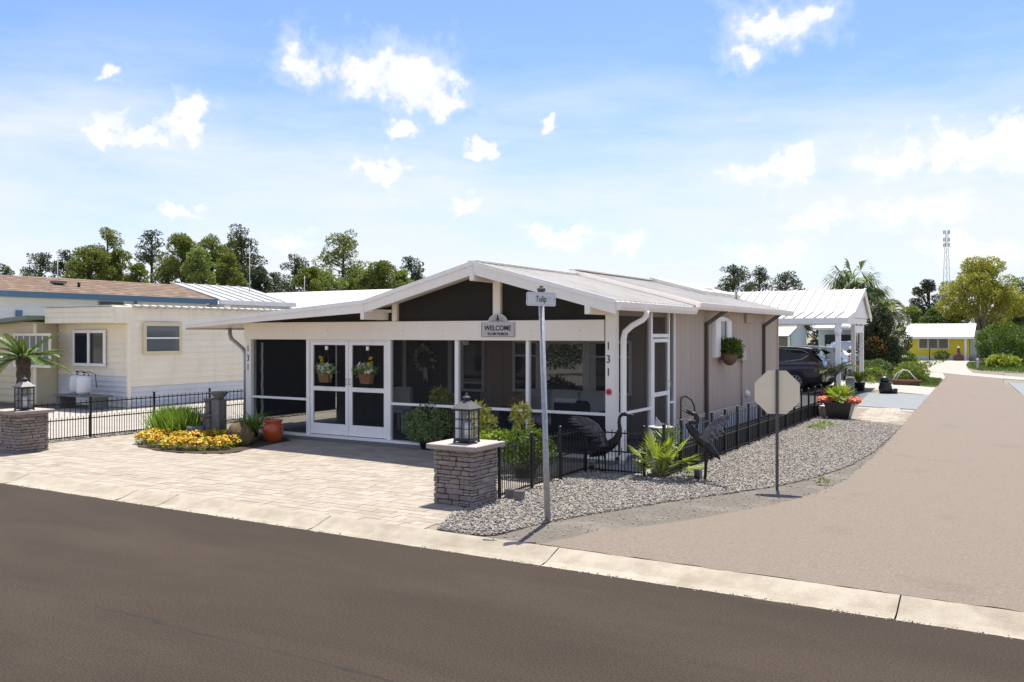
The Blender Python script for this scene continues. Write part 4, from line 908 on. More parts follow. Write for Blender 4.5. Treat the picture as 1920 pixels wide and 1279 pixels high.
# ---------------------------------------------------------------- plants
def pinnate(b, base, az, el, L, droop, leaflet, n, r, wl=.02, vee=.5):    # one feather frond into (leaf V, F) lists; b: rachis mesh
    V = []; d0 = Vector((math.cos(az)*math.cos(el), math.sin(az)*math.cos(el), math.sin(el))); p = Vector(base); pts = [p.copy()]; e = el
    for k in range(10):
        e -= droop/10*(1+k*.12); d = Vector((math.cos(az)*math.cos(e), math.sin(az)*math.cos(e), math.sin(e))); p = p+d*(L/10); pts.append(p.copy())
    b.tube(pts, [wl*.5*(1-.07*i) for i in range(11)], 5)
    sd = Vector((-math.sin(az), math.cos(az), 0))
    for k in range(n):
        s = .14+.86*k/(n-1); q = s*10; i = min(int(q), 9); c = pts[i].lerp(pts[i+1], q-i); d = (pts[i+1]-pts[i]).normalized(); up = sd.cross(d)*-1
        if up.z < 0: up = -up
        ll = leaflet*math.sin(math.pi*min(1, .12+.83*s))**.6
        for sg in (-1, 1):
            dr = (sd*sg*1.0+d*.75+up*vee+Vector((r.uniform(-.1, .1), r.uniform(-.1, .1), r.uniform(-.12, .06)))).normalized(); w = d*(wl*.55)
            V += [c-w*.6, c+dr*ll*.5-w, c+dr*ll+Vector((0, 0, -ll*.06)), c+dr*ll*.5+w]
    return V
def frond_plant(t, m, base, specs, r, stem='palm_leaf'):
    for az, el, L, droop, lf, n, wl, vee in specs:
        b = MB(); V = pinnate(b, base, az, el, L, droop, lf, n, r, wl, vee); fo = b.build('frond', stem, t, world=False)
        np_mesh('leaflets', [tuple(v) for v in V], np.arange(len(V)).reshape(-1, 4), m, fo, world=False)
# sago at the far left
P = ground(46, 800); Ds = 17.6; P = at(44, 752, Ds); P.z = 0
t = thing('sago_palm', 'dark trunked sago palm with stiff fronds behind the left pier', 'palm', P)
r = random.Random(2); zt = CAM_H-(672-HZN)/FPX*Ds
b = MB(); prof = [(.12+.018*(k % 2), zt*k/16) for k in range(17)]+[(.05, zt+.06)]; b.lathe(prof, (0, 0, 0), 14, smooth=False); b.build('trunk', 'bark', t, world=False)
frond_plant(t, 'sago_leaf', (0, 0, zt), [(k*2.4+r.uniform(-.2, .2), R(r.choice((2, 12, 22, 32, 44)))+r.uniform(-.08, .08), r.uniform(.72, .95), R(r.uniform(10, 30)), .13, 44, .03, .4) for k in range(26)], r, 'sago_leaf')
# fan palm on the gravel
def fan_leaf(b, t, m, base, az, el, L, blade, nseg, r, droop=.1, sag=.0):
    d = Vector((math.cos(az)*math.cos(el), math.sin(az)*math.cos(el), math.sin(el))); c = Vector(base)+d*L; sd = Vector((-math.sin(az), math.cos(az), 0)); mid = Vector(base)+d*L*.5+Vector((0, 0, L*.03))
    b.tube([base, mid, c], [.012, .009, .006], 5); V = []
    for k in range(nseg):
        a = R(-115+230*k/(nseg-1)); dr = (d*math.cos(a)+sd*math.sin(a)+Vector((0, 0, r.uniform(-.12, .05)-sag*abs(math.sin(a))))).normalized(); w = dr.cross(Vector((.1, .1, 1))).normalized()*blade*.045
        tip = c+dr*blade*r.uniform(.85, 1.08)+Vector((0, 0, -blade*droop)); V += [c, c+dr*blade*.55-w, tip, c+dr*blade*.55+w]
    return V
P = ground(1240, 898); t = thing('fan_palm', 'small lime green fan palm growing out of the gravel', 'palm', P); r = random.Random(7)
for az, el, L, bl in ((3.2, 1.25, .42, .36), (1.2, 1.35, .5, .36), (.2, 1.0, .45, .36), (4.6, 1.1, .32, .34), (3.6, .75, .38, .33), (-.3, .55, .48, .33), (5.4, .8, .34, .32), (2.4, .9, .36, .33), (0.5, .25, .42, .30), (3.1, .45, .25, .30), (-.1, 1.3, .36, .34)):
    b = MB(); V = fan_leaf(b, t, 'palm_leaf', (0, 0, .05), az, el, L, bl, 26, r, .05); fo = b.build('frond', 'palm_leaf', t, world=False)
    np_mesh('fan_blade', [tuple(v) for v in V], np.arange(len(V)).reshape(-1, 4), 'palm_leaf', fo, world=False)
MB().lathe([(.05, 0), (.07, .04), (.04, .10)], (0, 0, 0), 10).build('trunk', 'bark', t, world=False)
# shrubs by the porch
def bush(name, label, cat, base, m, clumps, n, L, Wd, seed, pot=None, stems=True, up=.3, group=None):
    t = thing(name, label, cat, base, group=group)
    foliage('foliage', t, m, clumps, n, L, Wd, seed, up, world=False)
    if stems:
        b = MB(); z0 = pot[1] if pot else 0
        for c, rd in clumps: b.tube([(c[0]*.15, c[1]*.15, max(0, z0-.05)), (c[0]*.6, c[1]*.6, c[2]*.6+z0*.3), tuple(c)], [.016, .011, .004], 5)
        b.build('stems', 'bark', t, world=False)
    if pot: MB().lathe([(pot[0]*.75, 0), (pot[0], pot[1]*.9), (pot[0]*1.06, pot[1]*.92), (pot[0]*1.06, pot[1]), (pot[0]*.9, pot[1]), (pot[0]*.88, pot[1]*.93)], (0, 0, 0), 18).build('pot', 'black_pot', t, world=False)
    return t
P = ground(802, 842); P = (P.x, P.y, 0)
bush('bushy_shrub', 'round grey green bushy shrub in a black pot before the screens', 'shrub', P, 'shrub_leaf', [((-.26, 0, .48), (.28, .26, .26)), ((.02, 0, .60), (.3, .28, .27)), ((.30, .05, .52), (.26, .26, .26)), ((-.08, -.14, .36), (.36, .24, .22)), ((.2, -.1, .36), (.28, .22, .2))], 3600, .055, .028, 11, (.16, .14))
c1 = Vector(P)+Vector((.10, .42, 0))
bush('variegated_shrub', 'yellow variegated shrub left of the pier lantern', 'shrub', c1, 'croton_leaf', [((-.02, 0, .92), (.24, .2, .15)), ((.22, 0, .84), (.16, .16, .14)), ((-.14, 0, 1.0), (.14, .14, .12)), ((.05, 0, .72), (.2, .18, .16))], 560, .12, .055, 12, up=.2)
bush('variegated_shrub', 'yellow variegated shrub right of the pier lantern', 'shrub', at(902, 800, 14.6).xy.to_3d(), 'croton_leaf', [((-.03, 0, .88), (.14, .14, .14)), ((.08, 0, .70), (.16, .14, .16)), ((0, 0, .5), (.16, .14, .14))], 360, .12, .055, 13, up=.2)
bush('variegated_shrub', 'small yellow variegated shrub against the middle mullion', 'shrub', at(977, 800, 14.9).xy.to_3d(), 'croton_leaf', [((0, 0, .86), (.16, .14, .12)), ((.04, 0, .66), (.13, .12, .14))], 250, .11, .05, 14, up=.2)
bush('lime_shrub', 'low lime green shrub between the variegated shrubs', 'shrub', at(930, 820, 14.0).xy.to_3d(), 'lime_leaf', [((-.14, 0, .50), (.2, .18, .13)), ((.1, 0, .54), (.2, .18, .12)), ((0, 0, .36), (.28, .2, .16))], 1300, .06, .03, 15)
bush('hedge_shrub', 'dense green shrub behind the fence near the pier', 'shrub', at(985, 850, 13.4).xy.to_3d(), 'green_leaf', [((-.16, 0, .5), (.26, .24, .22)), ((.18, 0, .52), (.26, .24, .22)), ((0, -.05, .32), (.34, .24, .22)), ((.3, 0, .38), (.2, .2, .2))], 2600, .06, .03, 16, (.18, .16))
# planting bed left
bz = .012
P = ground(330, 822); t = thing('tall_grass_clump', 'clump of bright green arching grass at the iron fence', 'grass', (P.x, P.y, bz)); r = np.random.default_rng(5)
Pp = np.concatenate([r.normal(0, .11, (700, 2))+np.array(c) for c in ((-.3, 0), (.02, .05), (.3, 0))]); Pp = np.concatenate([Pp, np.zeros((2100, 1))], 1); Dv = np.concatenate([r.normal(0, .33, (2100, 2)), np.ones((2100, 1))], 1)
V, F = leaf_faces(Pp, Dv, .62, .024, r); np_mesh('blades', V, F, 'grass_tuft', t, world=False)
P = ground(455, 826); t = thing('strap_leaf_plant', 'bright strap leaved plant beside the grey fountain', 'plant', (P.x+.05, P.y+.15, bz)); r = np.random.default_rng(6); rr = random.Random(6)
V = []
for k in range(230):
    az = rr.uniform(0, 6.28); e = rr.uniform(.8, 1.5); p = Vector((rr.gauss(0, .08), rr.gauss(0, .08), .2)); L = rr.uniform(.5, .95); sdv = Vector((-math.sin(az), math.cos(az), 0))*.013; pts = [p]
    for q in range(5): e -= .33; p = p+Vector((math.cos(az)*math.cos(e), math.sin(az)*math.cos(e), math.sin(e)))*(L/5); pts.append(p)
    for q in range(5):
        w0, w1 = sdv*(1-q*.19), sdv*(1-(q+1)*.19); V += [pts[q]-w0, pts[q]+w0, pts[q+1]+w1, pts[q+1]-w1]
np_mesh('leaves', [tuple(v) for v in V], np.arange(len(V)).reshape(-1, 4), 'grass_tuft', t, world=False)
MB().lathe([(.13, 0), (.17, .15), (.18, .2), (.15, .2), (.15, .17)], (0, 0, 0), 14).build('pot', 'black_pot', t, world=False)
# flowers: a carpet in front of the bed
t = thing('yellow_flowers', 'carpet of golden yellow flowers spilling over the bed edge', 'flowers', tuple(ground(350, 838).xy.to_3d()+Vector((0, 0, bz)))); fb = offset(t); r = np.random.default_rng(9)
fl = [gp((u, v))[0] for u, v in ((275, 832), (300, 838), (325, 842), (355, 844), (385, 844), (410, 843), (430, 838), (340, 830), (370, 830), (310, 825), (400, 828), (290, 826), (425, 828), (350, 820), (448, 834), (458, 831))]
cl_ = [((x-fb.x, y-fb.y, .07), (.24, .22, .13)) for x, y in fl]
foliage('leaves', t, 'lime_leaf', cl_, 2600, .06, .03, 31, .5, world=False)
def petals(name, par, m, pts, rad, seed, up=1.0):
    r = np.random.default_rng(seed); n = len(pts); Nn = rand_unit(r, n)*.55+np.array([0, -.25, up]); Nn /= np.linalg.norm(Nn, axis=1, keepdims=True)
    U = np.cross(Nn, rand_unit(r, n)); U /= np.linalg.norm(U, axis=1, keepdims=True); Wv = np.cross(Nn, U); V = []; F = []; R_ = (rad*r.uniform(.7, 1.25, n))[:, None]
    a = np.arange(6)*math.pi/3; V = np.stack([pts+(U*math.cos(q)+Wv*math.sin(q))*R_*(1 if i % 2 else .8) + Nn*R_*.25*(i % 2) for i, q in enumerate(a)], 1).reshape(-1, 3)
    return np_mesh(name, V, np.arange(6*n).reshape(-1, 6), m, par, world=False)
Pf, Df = clump_points(r, cl_, [190]*len(cl_)); Pf = Pf[Pf[:, 2] > .05]; Pf[:, 2] += .035
petals('flower_heads', t, 'yellow_petal', Pf, .034, 4)['kind'] = 'stuff'
cl2 = [((x-fb.x, y-fb.y, .12), (.18, .18, .1)) for x, y in [gp(q)[0] for q in ((345, 815), (375, 818), (320, 818))]]
Pf, _ = clump_points(r, cl2, [40]*3); Pf[:, 2] += .04; petals('pale_flower_heads', t, 'white_petal', Pf, .022, 5)['kind'] = 'stuff'
# fountain
P = ground(398, 826); t = thing('fountain', 'grey tiered column fountain standing among yellow flowers', 'fountain', (P.x, P.y+.1, bz))
MB().cbox(-.02, .16, -.09, .09, 0, .62, .012).build('tall_column', 'fountain', t, world=False)
MB().lathe([(.07, .62), (.09, .66), (.15, .72), (.16, .735), (.13, .735), (.10, .70)], (.07, 0, 0), 16).build('top_bowl', 'fountain', t, world=False)
MB().cbox(-.20, -.03, -.13, .04, 0, .33, .012).build('middle_column', 'fountain', t, world=False)
MB().lathe([(.08, .33), (.13, .36), (.145, .39), (.12, .39), (.10, .37)], (-.115, -.045, 0), 16).build('middle_bowl', 'fountain', t, world=False)
MB().cbox(-.17, -.07, -.09, .0, .39, .58, .008).build('upper_stub', 'fountain', t, world=False)
MB().lathe([(.06, .58), (.085, .61), (.09, .63), (.07, .63)], (-.12, -.045, 0), 14).build('upper_bowl', 'fountain', t, world=False)
MB().lathe([(.13, 0), (.15, .16), (.14, .22), (.11, .22), (.10, .2)], (-.24, -.22, 0), 16).build('lower_bowl', 'fountain', t, world=False)
t.scale = (1.25, 1.25, 1.34)
# boulder
P = ground(440, 836); r = random.Random(4); t = thing('boulder', 'mossy brown boulder beside the fountain', 'rock', (P.x, P.y+.12, bz))
b = MB(); n = 14; prof = [(.26, 0), (.30, .1), (.27, .24), (.20, .36), (.10, .44), (.02, .46)]; b.lathe(prof, (0, 0, 0), n, True, 1.05, .75); b.v = [(x*(1+r.uniform(-.16, .16)), y*(1+r.uniform(-.16, .16)), z*(1+r.uniform(-.06, .06))) for x, y, z in b.v]
b.build('body', 'boulder', t, world=False)
# urn
P = ground(512, 829); t = thing('urn', 'glossy orange terracotta urn at the porch corner', 'urn', (P.x, P.y, 0))
MB().lathe([(.125, 0), (.15, .03), (.195, .14), (.215, .24), (.20, .31), (.165, .345), (.16, .37), (.185, .42), (.195, .44), (.185, .445), (.165, .42), (.14, .36), (.14, .30)], (0, 0, .005), 28).build('body', 'terracotta', t, world=False)
for sg in (-1, 1): MB().tube([(sg*.19, 0, .33), (sg*.24, 0, .32), (sg*.24, 0, .27), (sg*.205, 0, .25)], .014, 8).build('handle', 'terracotta', t, world=False)
# hanging baskets on the doors
def door_basket(pxx, label, seed, mirror):
    x = px(pxx, FY-.1); t = thing('hanging_basket', label, 'basket', (x, FY-.12, 1.20), group='flower baskets on the screen doors'); r = np.random.default_rng(seed)
    b = MB(); b.add([(-.11, -.06, 0), (.11, -.06, 0), (.11, .05, 0), (-.11, .05, 0), (-.15, -.08, .20), (.15, -.08, .20), (.15, .06, .20), (-.15, .06, .20)], [(3,2,1,0),(0,1,5,4),(1,2,6,5),(2,3,7,6),(3,0,4,7),(4,5,6,7)]); b.build('basket', 'basket', t, world=False)
    for k in range(4): MB().bar((-.115-.0085*k, -.068-.004*k, .025+.05*k), (.115+.0085*k, -.068-.004*k, .025+.05*k), .012, .016).build('weave_band', 'basket', t, world=False)
    MB().tube([(-.14, -.01, .19), (0, .03, .68), (.14, -.01, .19)], .005, 5).build('hanger', 'brown_metal', t, world=False)
    MB().cbox(-.025, .025, .0, .05, .66, .74).build('hook', 'white_trim', t, world=False)
    s = -1 if mirror else 1
    foliage('leaves', t, 'shrub_leaf', [((0, -.02, .27), (.2, .1, .1)), ((-.16*s, -.02, .24), (.12, .08, .08))], 190, .11, .035, seed, .3, world=False)
    pts, _ = clump_points(r, [((-.02, -.05, .30), (.16, .07, .07)), ((.08, -.06, .25), (.1, .06, .05)), ((-.1*s, -.04, .36), (.08, .05, .06))], [13, 9, 7]); petals('white_blooms', t, 'white_petal', pts, .05, seed+1, .2)
    pts, _ = clump_points(r, [((.10*s, -.02, .45), (.05, .05, .10)), ((.06*s, -.02, .34), (.06, .05, .06))], [14, 8]); petals('gold_blooms', t, 'gold_petal', pts, .03, seed+2, .2)
door_basket(612, 'flower basket hanging on the left screen door', 41, True); door_basket(689, 'flower basket hanging on the right screen door', 44, False)
# rain chain in the left bay
t = thing('rain_chain', 'white twisted chain hanging inside the left porch screen', 'chain', (px(484, FY), FY+.12, .2)); lk = MB().lathe([(.0, 0), (.03, .012), (.035, .03), (.015, .05)], (0, 0, 0), 8).mesh('link', 'white_trim')
for k in range(36): inst('link', lk, t, (.006*math.sin(k), 0, k*.05))
# wall planter on the grey wall
yy = side_y(1362, SX)-.42; t = thing('wall_planter', 'half round coco basket of leafy green plants on the grey wall', 'planter', (SX+.02, yy, 1.48))
MB().lathe([(.06, 0), (.17, .06), (.24, .16), (.26, .27), (.24, .27), (.2, .2)], (.18, 0, 0), 16, sy=1.25, sx=.7).build('basket', 'coco', t, world=False)
foliage('foliage', t, 'green_leaf', [((.2, -.12, .36), (.2, .22, .15)), ((.22, .14, .40), (.2, .24, .17)), ((.24, .3, .28), (.14, .16, .14)), ((.2, 0, .48), (.15, .2, .1))], 900, .10, .04, 52, .3, world=False)
# ---------------------------------------------------------------- furniture on the porch
t = thing('sofa', 'grey cushioned sofa under the porch windows', 'sofa', (-8.15, 15.75, .07))
def p3(name, m, x0, x1, y0, y1, z0, z1, c=.05, par=None): return MB().cbox(x0, x1, y0, y1, z0, z1, c).build(name, m, par or t, world=False)
p3('base', 'dark_cloth', -1.1, 1.1, -.4, .4, .1, .3, .03)
for k in (-1, 0, 1):
    p3('seat_cushion', 'white_cloth', -.33+k*.67, .33+k*.67, -.42, .2, .3, .46); p3('back_cushion', 'white_cloth', -.33+k*.67, .33+k*.67, .12, .32, .46, .98, .09)
for sg in (-1, 1): p3('arm', 'dark_cloth', sg*1.1-.09, sg*1.1+.09, -.42, .4, .1, .62, .04)
t = thing('cushion', 'brown cushion leaning at the left end of the sofa', 'cushion', (-9.02, 15.5, .53)); p3('body', 'brown_cloth', -.24, .24, -.06, .08, 0, .42, .06); p3('piping', 'white_cloth', -.05, .0, -.07, -.061, .32, .36, .005)
t = thing('armchair', 'dark armchair with pale cushion on the porch', 'chair', (-7.1, 14.55, .07))
p3('seat', 'dark_cloth', -.36, .36, -.34, .3, .2, .45, .05); p3('back', 'dark_cloth', -.36, .36, -.40, -.26, .3, .92, .06); p3('seat_cushion', 'white_cloth', -.28, .28, -.22, .26, .45, .55, .05)
p3('throw', 'white_cloth', -.34, .1, -.415, -.25, .86, .95, .03)
for sg in (-1, 1): p3('arm', 'dark_cloth', sg*.38-.05, sg*.38+.05, -.36, .3, .2, .66, .03)
t = thing('white_chair', 'white curved back chair beside the entry door', 'chair', (-11.75, 15.2, .07))
p3('seat', 'white_cloth', -.25, .25, -.25, .25, .42, .47, .02); b = MB(); ar = [(.24*math.cos(a), .26*math.sin(a)) for a in [R(10+20*k) for k in range(9)]]
b.add([(x, y, z) for z in (.47, .95) for x, y in ar]+[(x*1.1, y*1.1, z) for z in (.47, .95) for x, y in ar], [(i, i+1, i+10, i+9) for i in range(8)]+[(i+18, i+27, i+28, i+19) for i in range(8)]+[(i+9, i+10, i+28, i+27) for i in range(8)]); b.build('back', 'white_cloth', t, world=False)
for i in (-1, 1):
    for j in (-1, 1): p3('leg', 'white_cloth', i*.21-.02, i*.21+.02, j*.21-.02, j*.21+.02, 0, .42, .004)
t = thing('wreath', 'pale floral wreath with hanging ribbon on the entry door', 'wreath', (-11.9, BW-.06, 1.62)); MB().tube([(.25*math.cos(a), 0, .25*math.sin(a)) for a in [R(k*20) for k in range(19)]], .035, 7).build('ring', 'basket', t, world=False)
r = np.random.default_rng(8); a = r.uniform(0, 6.28, 90); pts = np.stack([.25*np.cos(a), r.normal(-.04, .02, 90), .25*np.sin(a)], 1)+r.normal(0, .03, (90, 3)); petals('blooms', t, 'white_petal', pts, .045, 3, .1)
MB().add([(-.05, -.04, -.2), (.05, -.04, -.2), (.09, -.04, -.55), (.0, -.04, -.42), (-.03, -.04, -.55)], [(0, 1, 2, 3, 4)]).build('ribbon', 'white_cloth', t, world=False)
# weeds in the gravel
for k, (u, v, lb) in enumerate(((1548, 800, 'low weed in the gravel near the flower tub'), (1532, 806, 'low weed in the gravel just left of another'), (1543, 910, 'small dry weed at the shoulder edge'))):
    bush('weed', lb, 'weed', ground(u, v), 'grass_tuft' if k < 2 else 'palm_dry', [((0, 0, .04), (.16, .13, .05) if k < 2 else (.07, .06, .04))], 110 if k < 2 else 50, .1 if k < 2 else .06, .02, 60+k, stems=False, up=.6)
# ================================================================ NEIGHBOURS
def siding(par, m, axis, fixed, a0, a1, z0, z1, face, pitch=.19, name='siding_board'):
    n = int(round((z1-z0)/pitch)); ph = (z1-z0)/n; tilt = .03
    # one lapped board, shared by all courses
    if axis == 'x':   # board runs along x, faces face*y
        poly = [(fixed, 0), (fixed+face*tilt, 0.0), (fixed+face*.004, ph-.002), (fixed, ph-.002)]
        b = MB().poly_x(poly if face < 0 else poly[::-1], a0, a1)
    else:
        poly = [(fixed, 0), (fixed+face*tilt, 0.0), (fixed+face*.004, ph-.002), (fixed, ph-.002)]
        b = MB().poly_y(poly if face > 0 else poly[::-1], a0, a1)
    me = b.mesh(name, m, offset(par))
    for k in range(n): inst(name, me, par, (0, 0, z0+k*ph))
C = thing('cream_house', 'cream clapboard mobile home left of the iron fence', 'house', (-24.5, 20, 0))
cx0, cx1, cy0, cy1 = -26.2, -22.8, 16.5, 30.0
MB().box(cx0, cx1-.005, cy0+.005, cy1, .0, 2.95).build('wall_core', 'cream_siding', C)
siding(C, 'cream_siding', 'y', cx1, cy0, cy1, .62, 2.96, 1); siding(C, 'cream_siding', 'x', cy0, cx0, cx1, .93, 2.52, -1)
siding(C, 'grey_skirt', 'x', cy0, cx0, cx1, .02, .92, -1, .15, 'skirt_board'); siding(C, 'grey_skirt', 'y', cx1, cy0, cy1, .02, .61, 1, .15, 'skirt_board')
MB().cbox(cx1-.03, cx1+.05, cy0-.05, cy0+.07, .0, 2.95).build('corner_board', 'cream_siding', C)
MB().cbox(-25.95, -22.55, 15.9, 16.47, 2.50, 2.98, .01).build('front_canopy', 'cream_siding', C)
for k in range(3): MB().box(-25.94, -22.56, 15.885, 15.899, 2.515+k*.155, 2.655+k*.155).build('canopy_board', 'cream_siding', C)
MB().box(-26.3, -22.70, 15.85, 30.1, 2.985, 3.02).build('roof', 'roof_white', C)
lip = MB().lathe([(.05, 0), (.04, .22)], (0, 0, 0), 8).mesh('roof_lip', 'roof_white')
for k in range(48): inst('roof_lip', lip, C, Vector((-22.68, 16.3+k*.285, 3.0))-offset(C), rot=(R(-90), 0, 0))
w = win('window', front_x(141, cy0), front_x(202, cy0), 1.20, 2.30, cy0-.075, 'window_dark', C, .09)
xm = (front_x(141, cy0)+front_x(202, cy0))/2; MB().cbox(xm-.05, xm+.05, cy0-.11, cy0-.06, 1.29, 2.21).build('mullion', 'white_trim', w)
# sliding window in the long wall
ya, yb2 = side_y(266, cx1), side_y(338, cx1)
b = MB(); b.cbox(cx1+.02, cx1+.10, ya, yb2, 2.42, 2.52); b.cbox(cx1+.02, cx1+.10, ya, yb2, 1.56, 1.66); b.cbox(cx1+.02, cx1+.10, ya, ya+.10, 1.66, 2.42); b.cbox(cx1+.02, cx1+.10, yb2-.10, yb2, 1.66, 2.42); w = b.build('window', 'yellow_cream', C)
MB().quad((cx1+.065, ya+.1, 1.66), (cx1+.065, yb2-.1, 1.66), (cx1+.065, yb2-.1, 2.42), (cx1+.065, ya+.1, 2.42)).build('pane', 'window_pale', w)
MB().cbox(cx1+.066, cx1+.09, ya+.1, yb2-.1, 2.03, 2.08).build('sash_rail', 'white_trim', w)
# front room at the far left
A = thing('cream_house_annexe', 'pale yellow annexe with green edged roof behind the sago palm', 'annexe', (-29, 16.5, 0))
MB().box(-33, -26.25, 15.83, 18.5, 0, 2.55).build('wall_core', 'yellow_cream', A); siding(A, 'yellow_cream', 'x', 15.82, -33, -26.25, .05, 2.5, -1, .2)
MB().poly_y([(-33, 2.30), (-26.0, 2.74), (-26.0, 2.62), (-33, 2.18)], 15.35, 18.6).build('roof', 'green_trim', A)
MB().cbox(-26.33, -26.22, 15.76, 15.82, .02, 2.5).build('corner_board', 'cream_siding', A)
w = win('window', front_x(30, 15.8), front_x(99, 15.8), 1.15, 2.2, 15.74, 'window_pale', A, .08, 'cream_siding'); 
for k in range(5): MB().box(front_x(36, 15.8)+k*.33, front_x(36, 15.8)+k*.33+.05, 15.725, 15.738, 1.23, 2.12).build('blind_slat', 'curtain', w)
# gas bottles
def gas(x, y, label, m):
    t = thing('gas_bottle', label, 'gas bottle', (x, y, .40), group='gas bottles by the cream house')
    MB().lathe([(.13, 0), (.13, .03), (.19, .05), (.205, .10), (.205, .44), (.18, .52), (.10, .56), (.04, .57)], (0, 0, 0), 20).build('tank', m, t, world=False)
    b = MB(); b.tube([(.10*math.cos(a), .10*math.sin(a), .62) for a in [R(20+k*32) for k in range(11)]], .015, 6); b.build('collar', m, t, world=False)
    MB().lathe([(.03, .56), (.03, .64), (.045, .65), (.045, .68)], (0, 0, 0), 8).build('valve', 'ink', t, world=False)
    MB().tube([(.03, 0, .65), (.15, .05, .68), (.25, .2, .6), (.24, .25, .2)], .012, 6).build('hose', 'rubber', t, world=False)
gx = at(157, 740, 25.6); gas(gx.x, gx.y, 'white gas bottle standing on a low shelf by the cream house', 'tank_white'); gas(gx.x-.62, gx.y+.2, 'greyish gas bottle half hidden behind the white one', 'grey_skirt')
t = thing('shelf', 'low weathered shelf under the gas bottles', 'shelf', (gx.x-.1, gx.y, 0)); MB().cbox(-.9, 1.0, -.35, .35, .36, .40).build('board', 'fountain', t, world=False)
for i in (-.75, .8): MB().cbox(i-.1, i+.1, -.25, .25, 0, .36).build('support', 'fountain', t, world=False)
# blue trimmed house
B = thing('blue_trim_house', 'white house with blue fascia and brown shingle roof behind the cream home', 'house', (-36.5, 21, 0))
MB().box(-39, -34.05, 12, 28.9, 0, 3.68).build('wall_core', 'white_siding', B); siding(B, 'white_siding', 'y', -34.05, 12, 28.9, 2.2, 3.64, 1, .2)
MB().box(-33.655, -33.60, 11.7, 29.2, 3.60, 3.84).build('fascia', 'blue_trim', B); MB().box(-34.0, -33.73, 11.7, 29.2, 3.62, 3.65).build('soffit', 'white_siding', B)
MB().poly_y([(-33.66, 3.80), (-36.6, 4.62), (-39.6, 3.80), (-39.6, 3.7), (-36.6, 4.5), (-33.66, 3.70)], 11.7, 29.2).build('roof_deck', 'shingle', B)
sh = MB(); sl = (4.62-3.80)/2.94
rows = 9; r = random.Random(9)
for k in range(rows):
    u0, u1 = k/rows, (k+1)/rows+.02; x0, x1_ = -33.66-2.94*u0, -33.66-2.94*min(1, u1); z0_, z1_ = 3.80+.82*u0+.022, 3.80+.82*min(1, u1)+.006; y = 11.7-r.uniform(0, .3)
    while y < 29.1:
        wd = r.uniform(.32, .42); sh.add([(x0, y, z0_), (x0, min(y+wd-.01, 29.2), z0_), (x1_, min(y+wd-.01, 29.2), z1_), (x1_, y, z1_)], [(0, 1, 2, 3)]); y += wd
o = sh.build('shingles', 'shingle', B); o['kind'] = 'stuff'
yy = side_y(105, -35.4); MB().cbox(-35.5, -35.1, yy-.2, yy+.3, 4.30, 4.42).build('roof_vent', 'slab_grey', B)
yy = side_y(148, -35); MB().lathe([(.06, 0), (.06, .2)], (-35, yy, 4.2), 8).build('vent_pipe', 'ink', B)
def swin(par, pa, pb, z0, z1, X, m, nm='window'): return MB().cbox(X, X+.06, side_y(pa, X), side_y(pb, X), z0, z1, .01).build(nm, m, par)
w = swin(B, 185, 231, 3.30, 3.56, -34.02, 'blue_trim'); MB().box(-33.958, -33.95, side_y(188, -34.02), side_y(228, -34.02), 3.34, 3.52).build('pane', 'window_dark', w)
swin(B, 29, 41, 2.3, 3.1, -34.02, 'blue_trim', 'shutter'); w = swin(B, 371, 386, 3.1, 3.4, -34.02, 'white_trim'); MB().box(-33.958, -33.95, side_y(373, -34.02), side_y(384, -34.02), 3.15, 3.35).build('pane', 'window_dark', w)
MB().bar((-34.0, side_y(251, -34), 2.9), (-33.75, side_y(256, -33.7), 3.58), .12, .12).build('brace', 'blue_trim', B)
# metal roofed carport behind it
K = thing('metal_roof_annexe', 'pale ribbed metal roof joining the brown shingle roof', 'roof', (-36, 31.5, 0))
for k in range(7):
    y0 = 29.3+k*.72; MB().poly_y([(-33.6, 3.82), (-37.2, 4.75), (-37.2, 4.69), (-33.6, 3.76)], y0, y0+.71).build('roof_panel', 'metal_roof', K); MB().poly_y([(-33.6, 3.87), (-37.2, 4.80), (-37.2, 4.75), (-33.6, 3.82)], y0, y0+.04).build('seam', 'roof_white', K)
MB().box(-33.62, -33.5, 29.3, 34.35, 3.60, 3.80).build('fascia', 'white_trim', K)
for y in (29.6, 34.1): MB().box(-33.9, -33.75, y, y+.14, 0, 3.70).build('post', 'white_trim', K)
MB().box(-37.4, -33.95, 29.5, 34.2, 0, 3.62).build('wall', 'white_siding', K); MB().cbox(-33.74, -33.6, side_y(418, -33.7), side_y(430, -33.7), 3.35, 3.58).build('lamp', 'white_trim', K)
def gable_house(name, label, cat, x0, x1, yr, hy, ze, zr, wm, rm, n=14, over=.3):
    t = thing(name, label, cat, ((x0+x1)/2, yr, 0)); MB().box(x0+over, x1-over, yr-hy+over, yr+hy-over, 0, ze-.02).build('wall', wm, t)
    MB().poly_x([(yr-hy+over, ze-.02), (yr+hy-over, ze-.02), (yr, zr-.15)], x0+over, x1-over).build('gable', wm, t)
    w_ = (x1-x0)/n
    for k in range(n):
        for sg in (-1, 1): MB().poly_x([(yr, zr), (yr+sg*hy, ze), (yr+sg*hy, ze-.07), (yr, zr-.07)][::sg], x0+k*w_, x0+(k+1)*w_-.01).build('roof_panel', rm, t)
    MB().box(x0-.02, x1+.02, yr-hy-.06, yr-hy-.002, ze-.16, ze+.0).build('gutter', 'white_trim', t)
    return t
gable_house('white_roof_house', 'long bright white roof beyond the lean-to', 'house', -41, -26, 39.5, 3.4, 3.60, 4.72, 'white_siding', 'roof_bright')
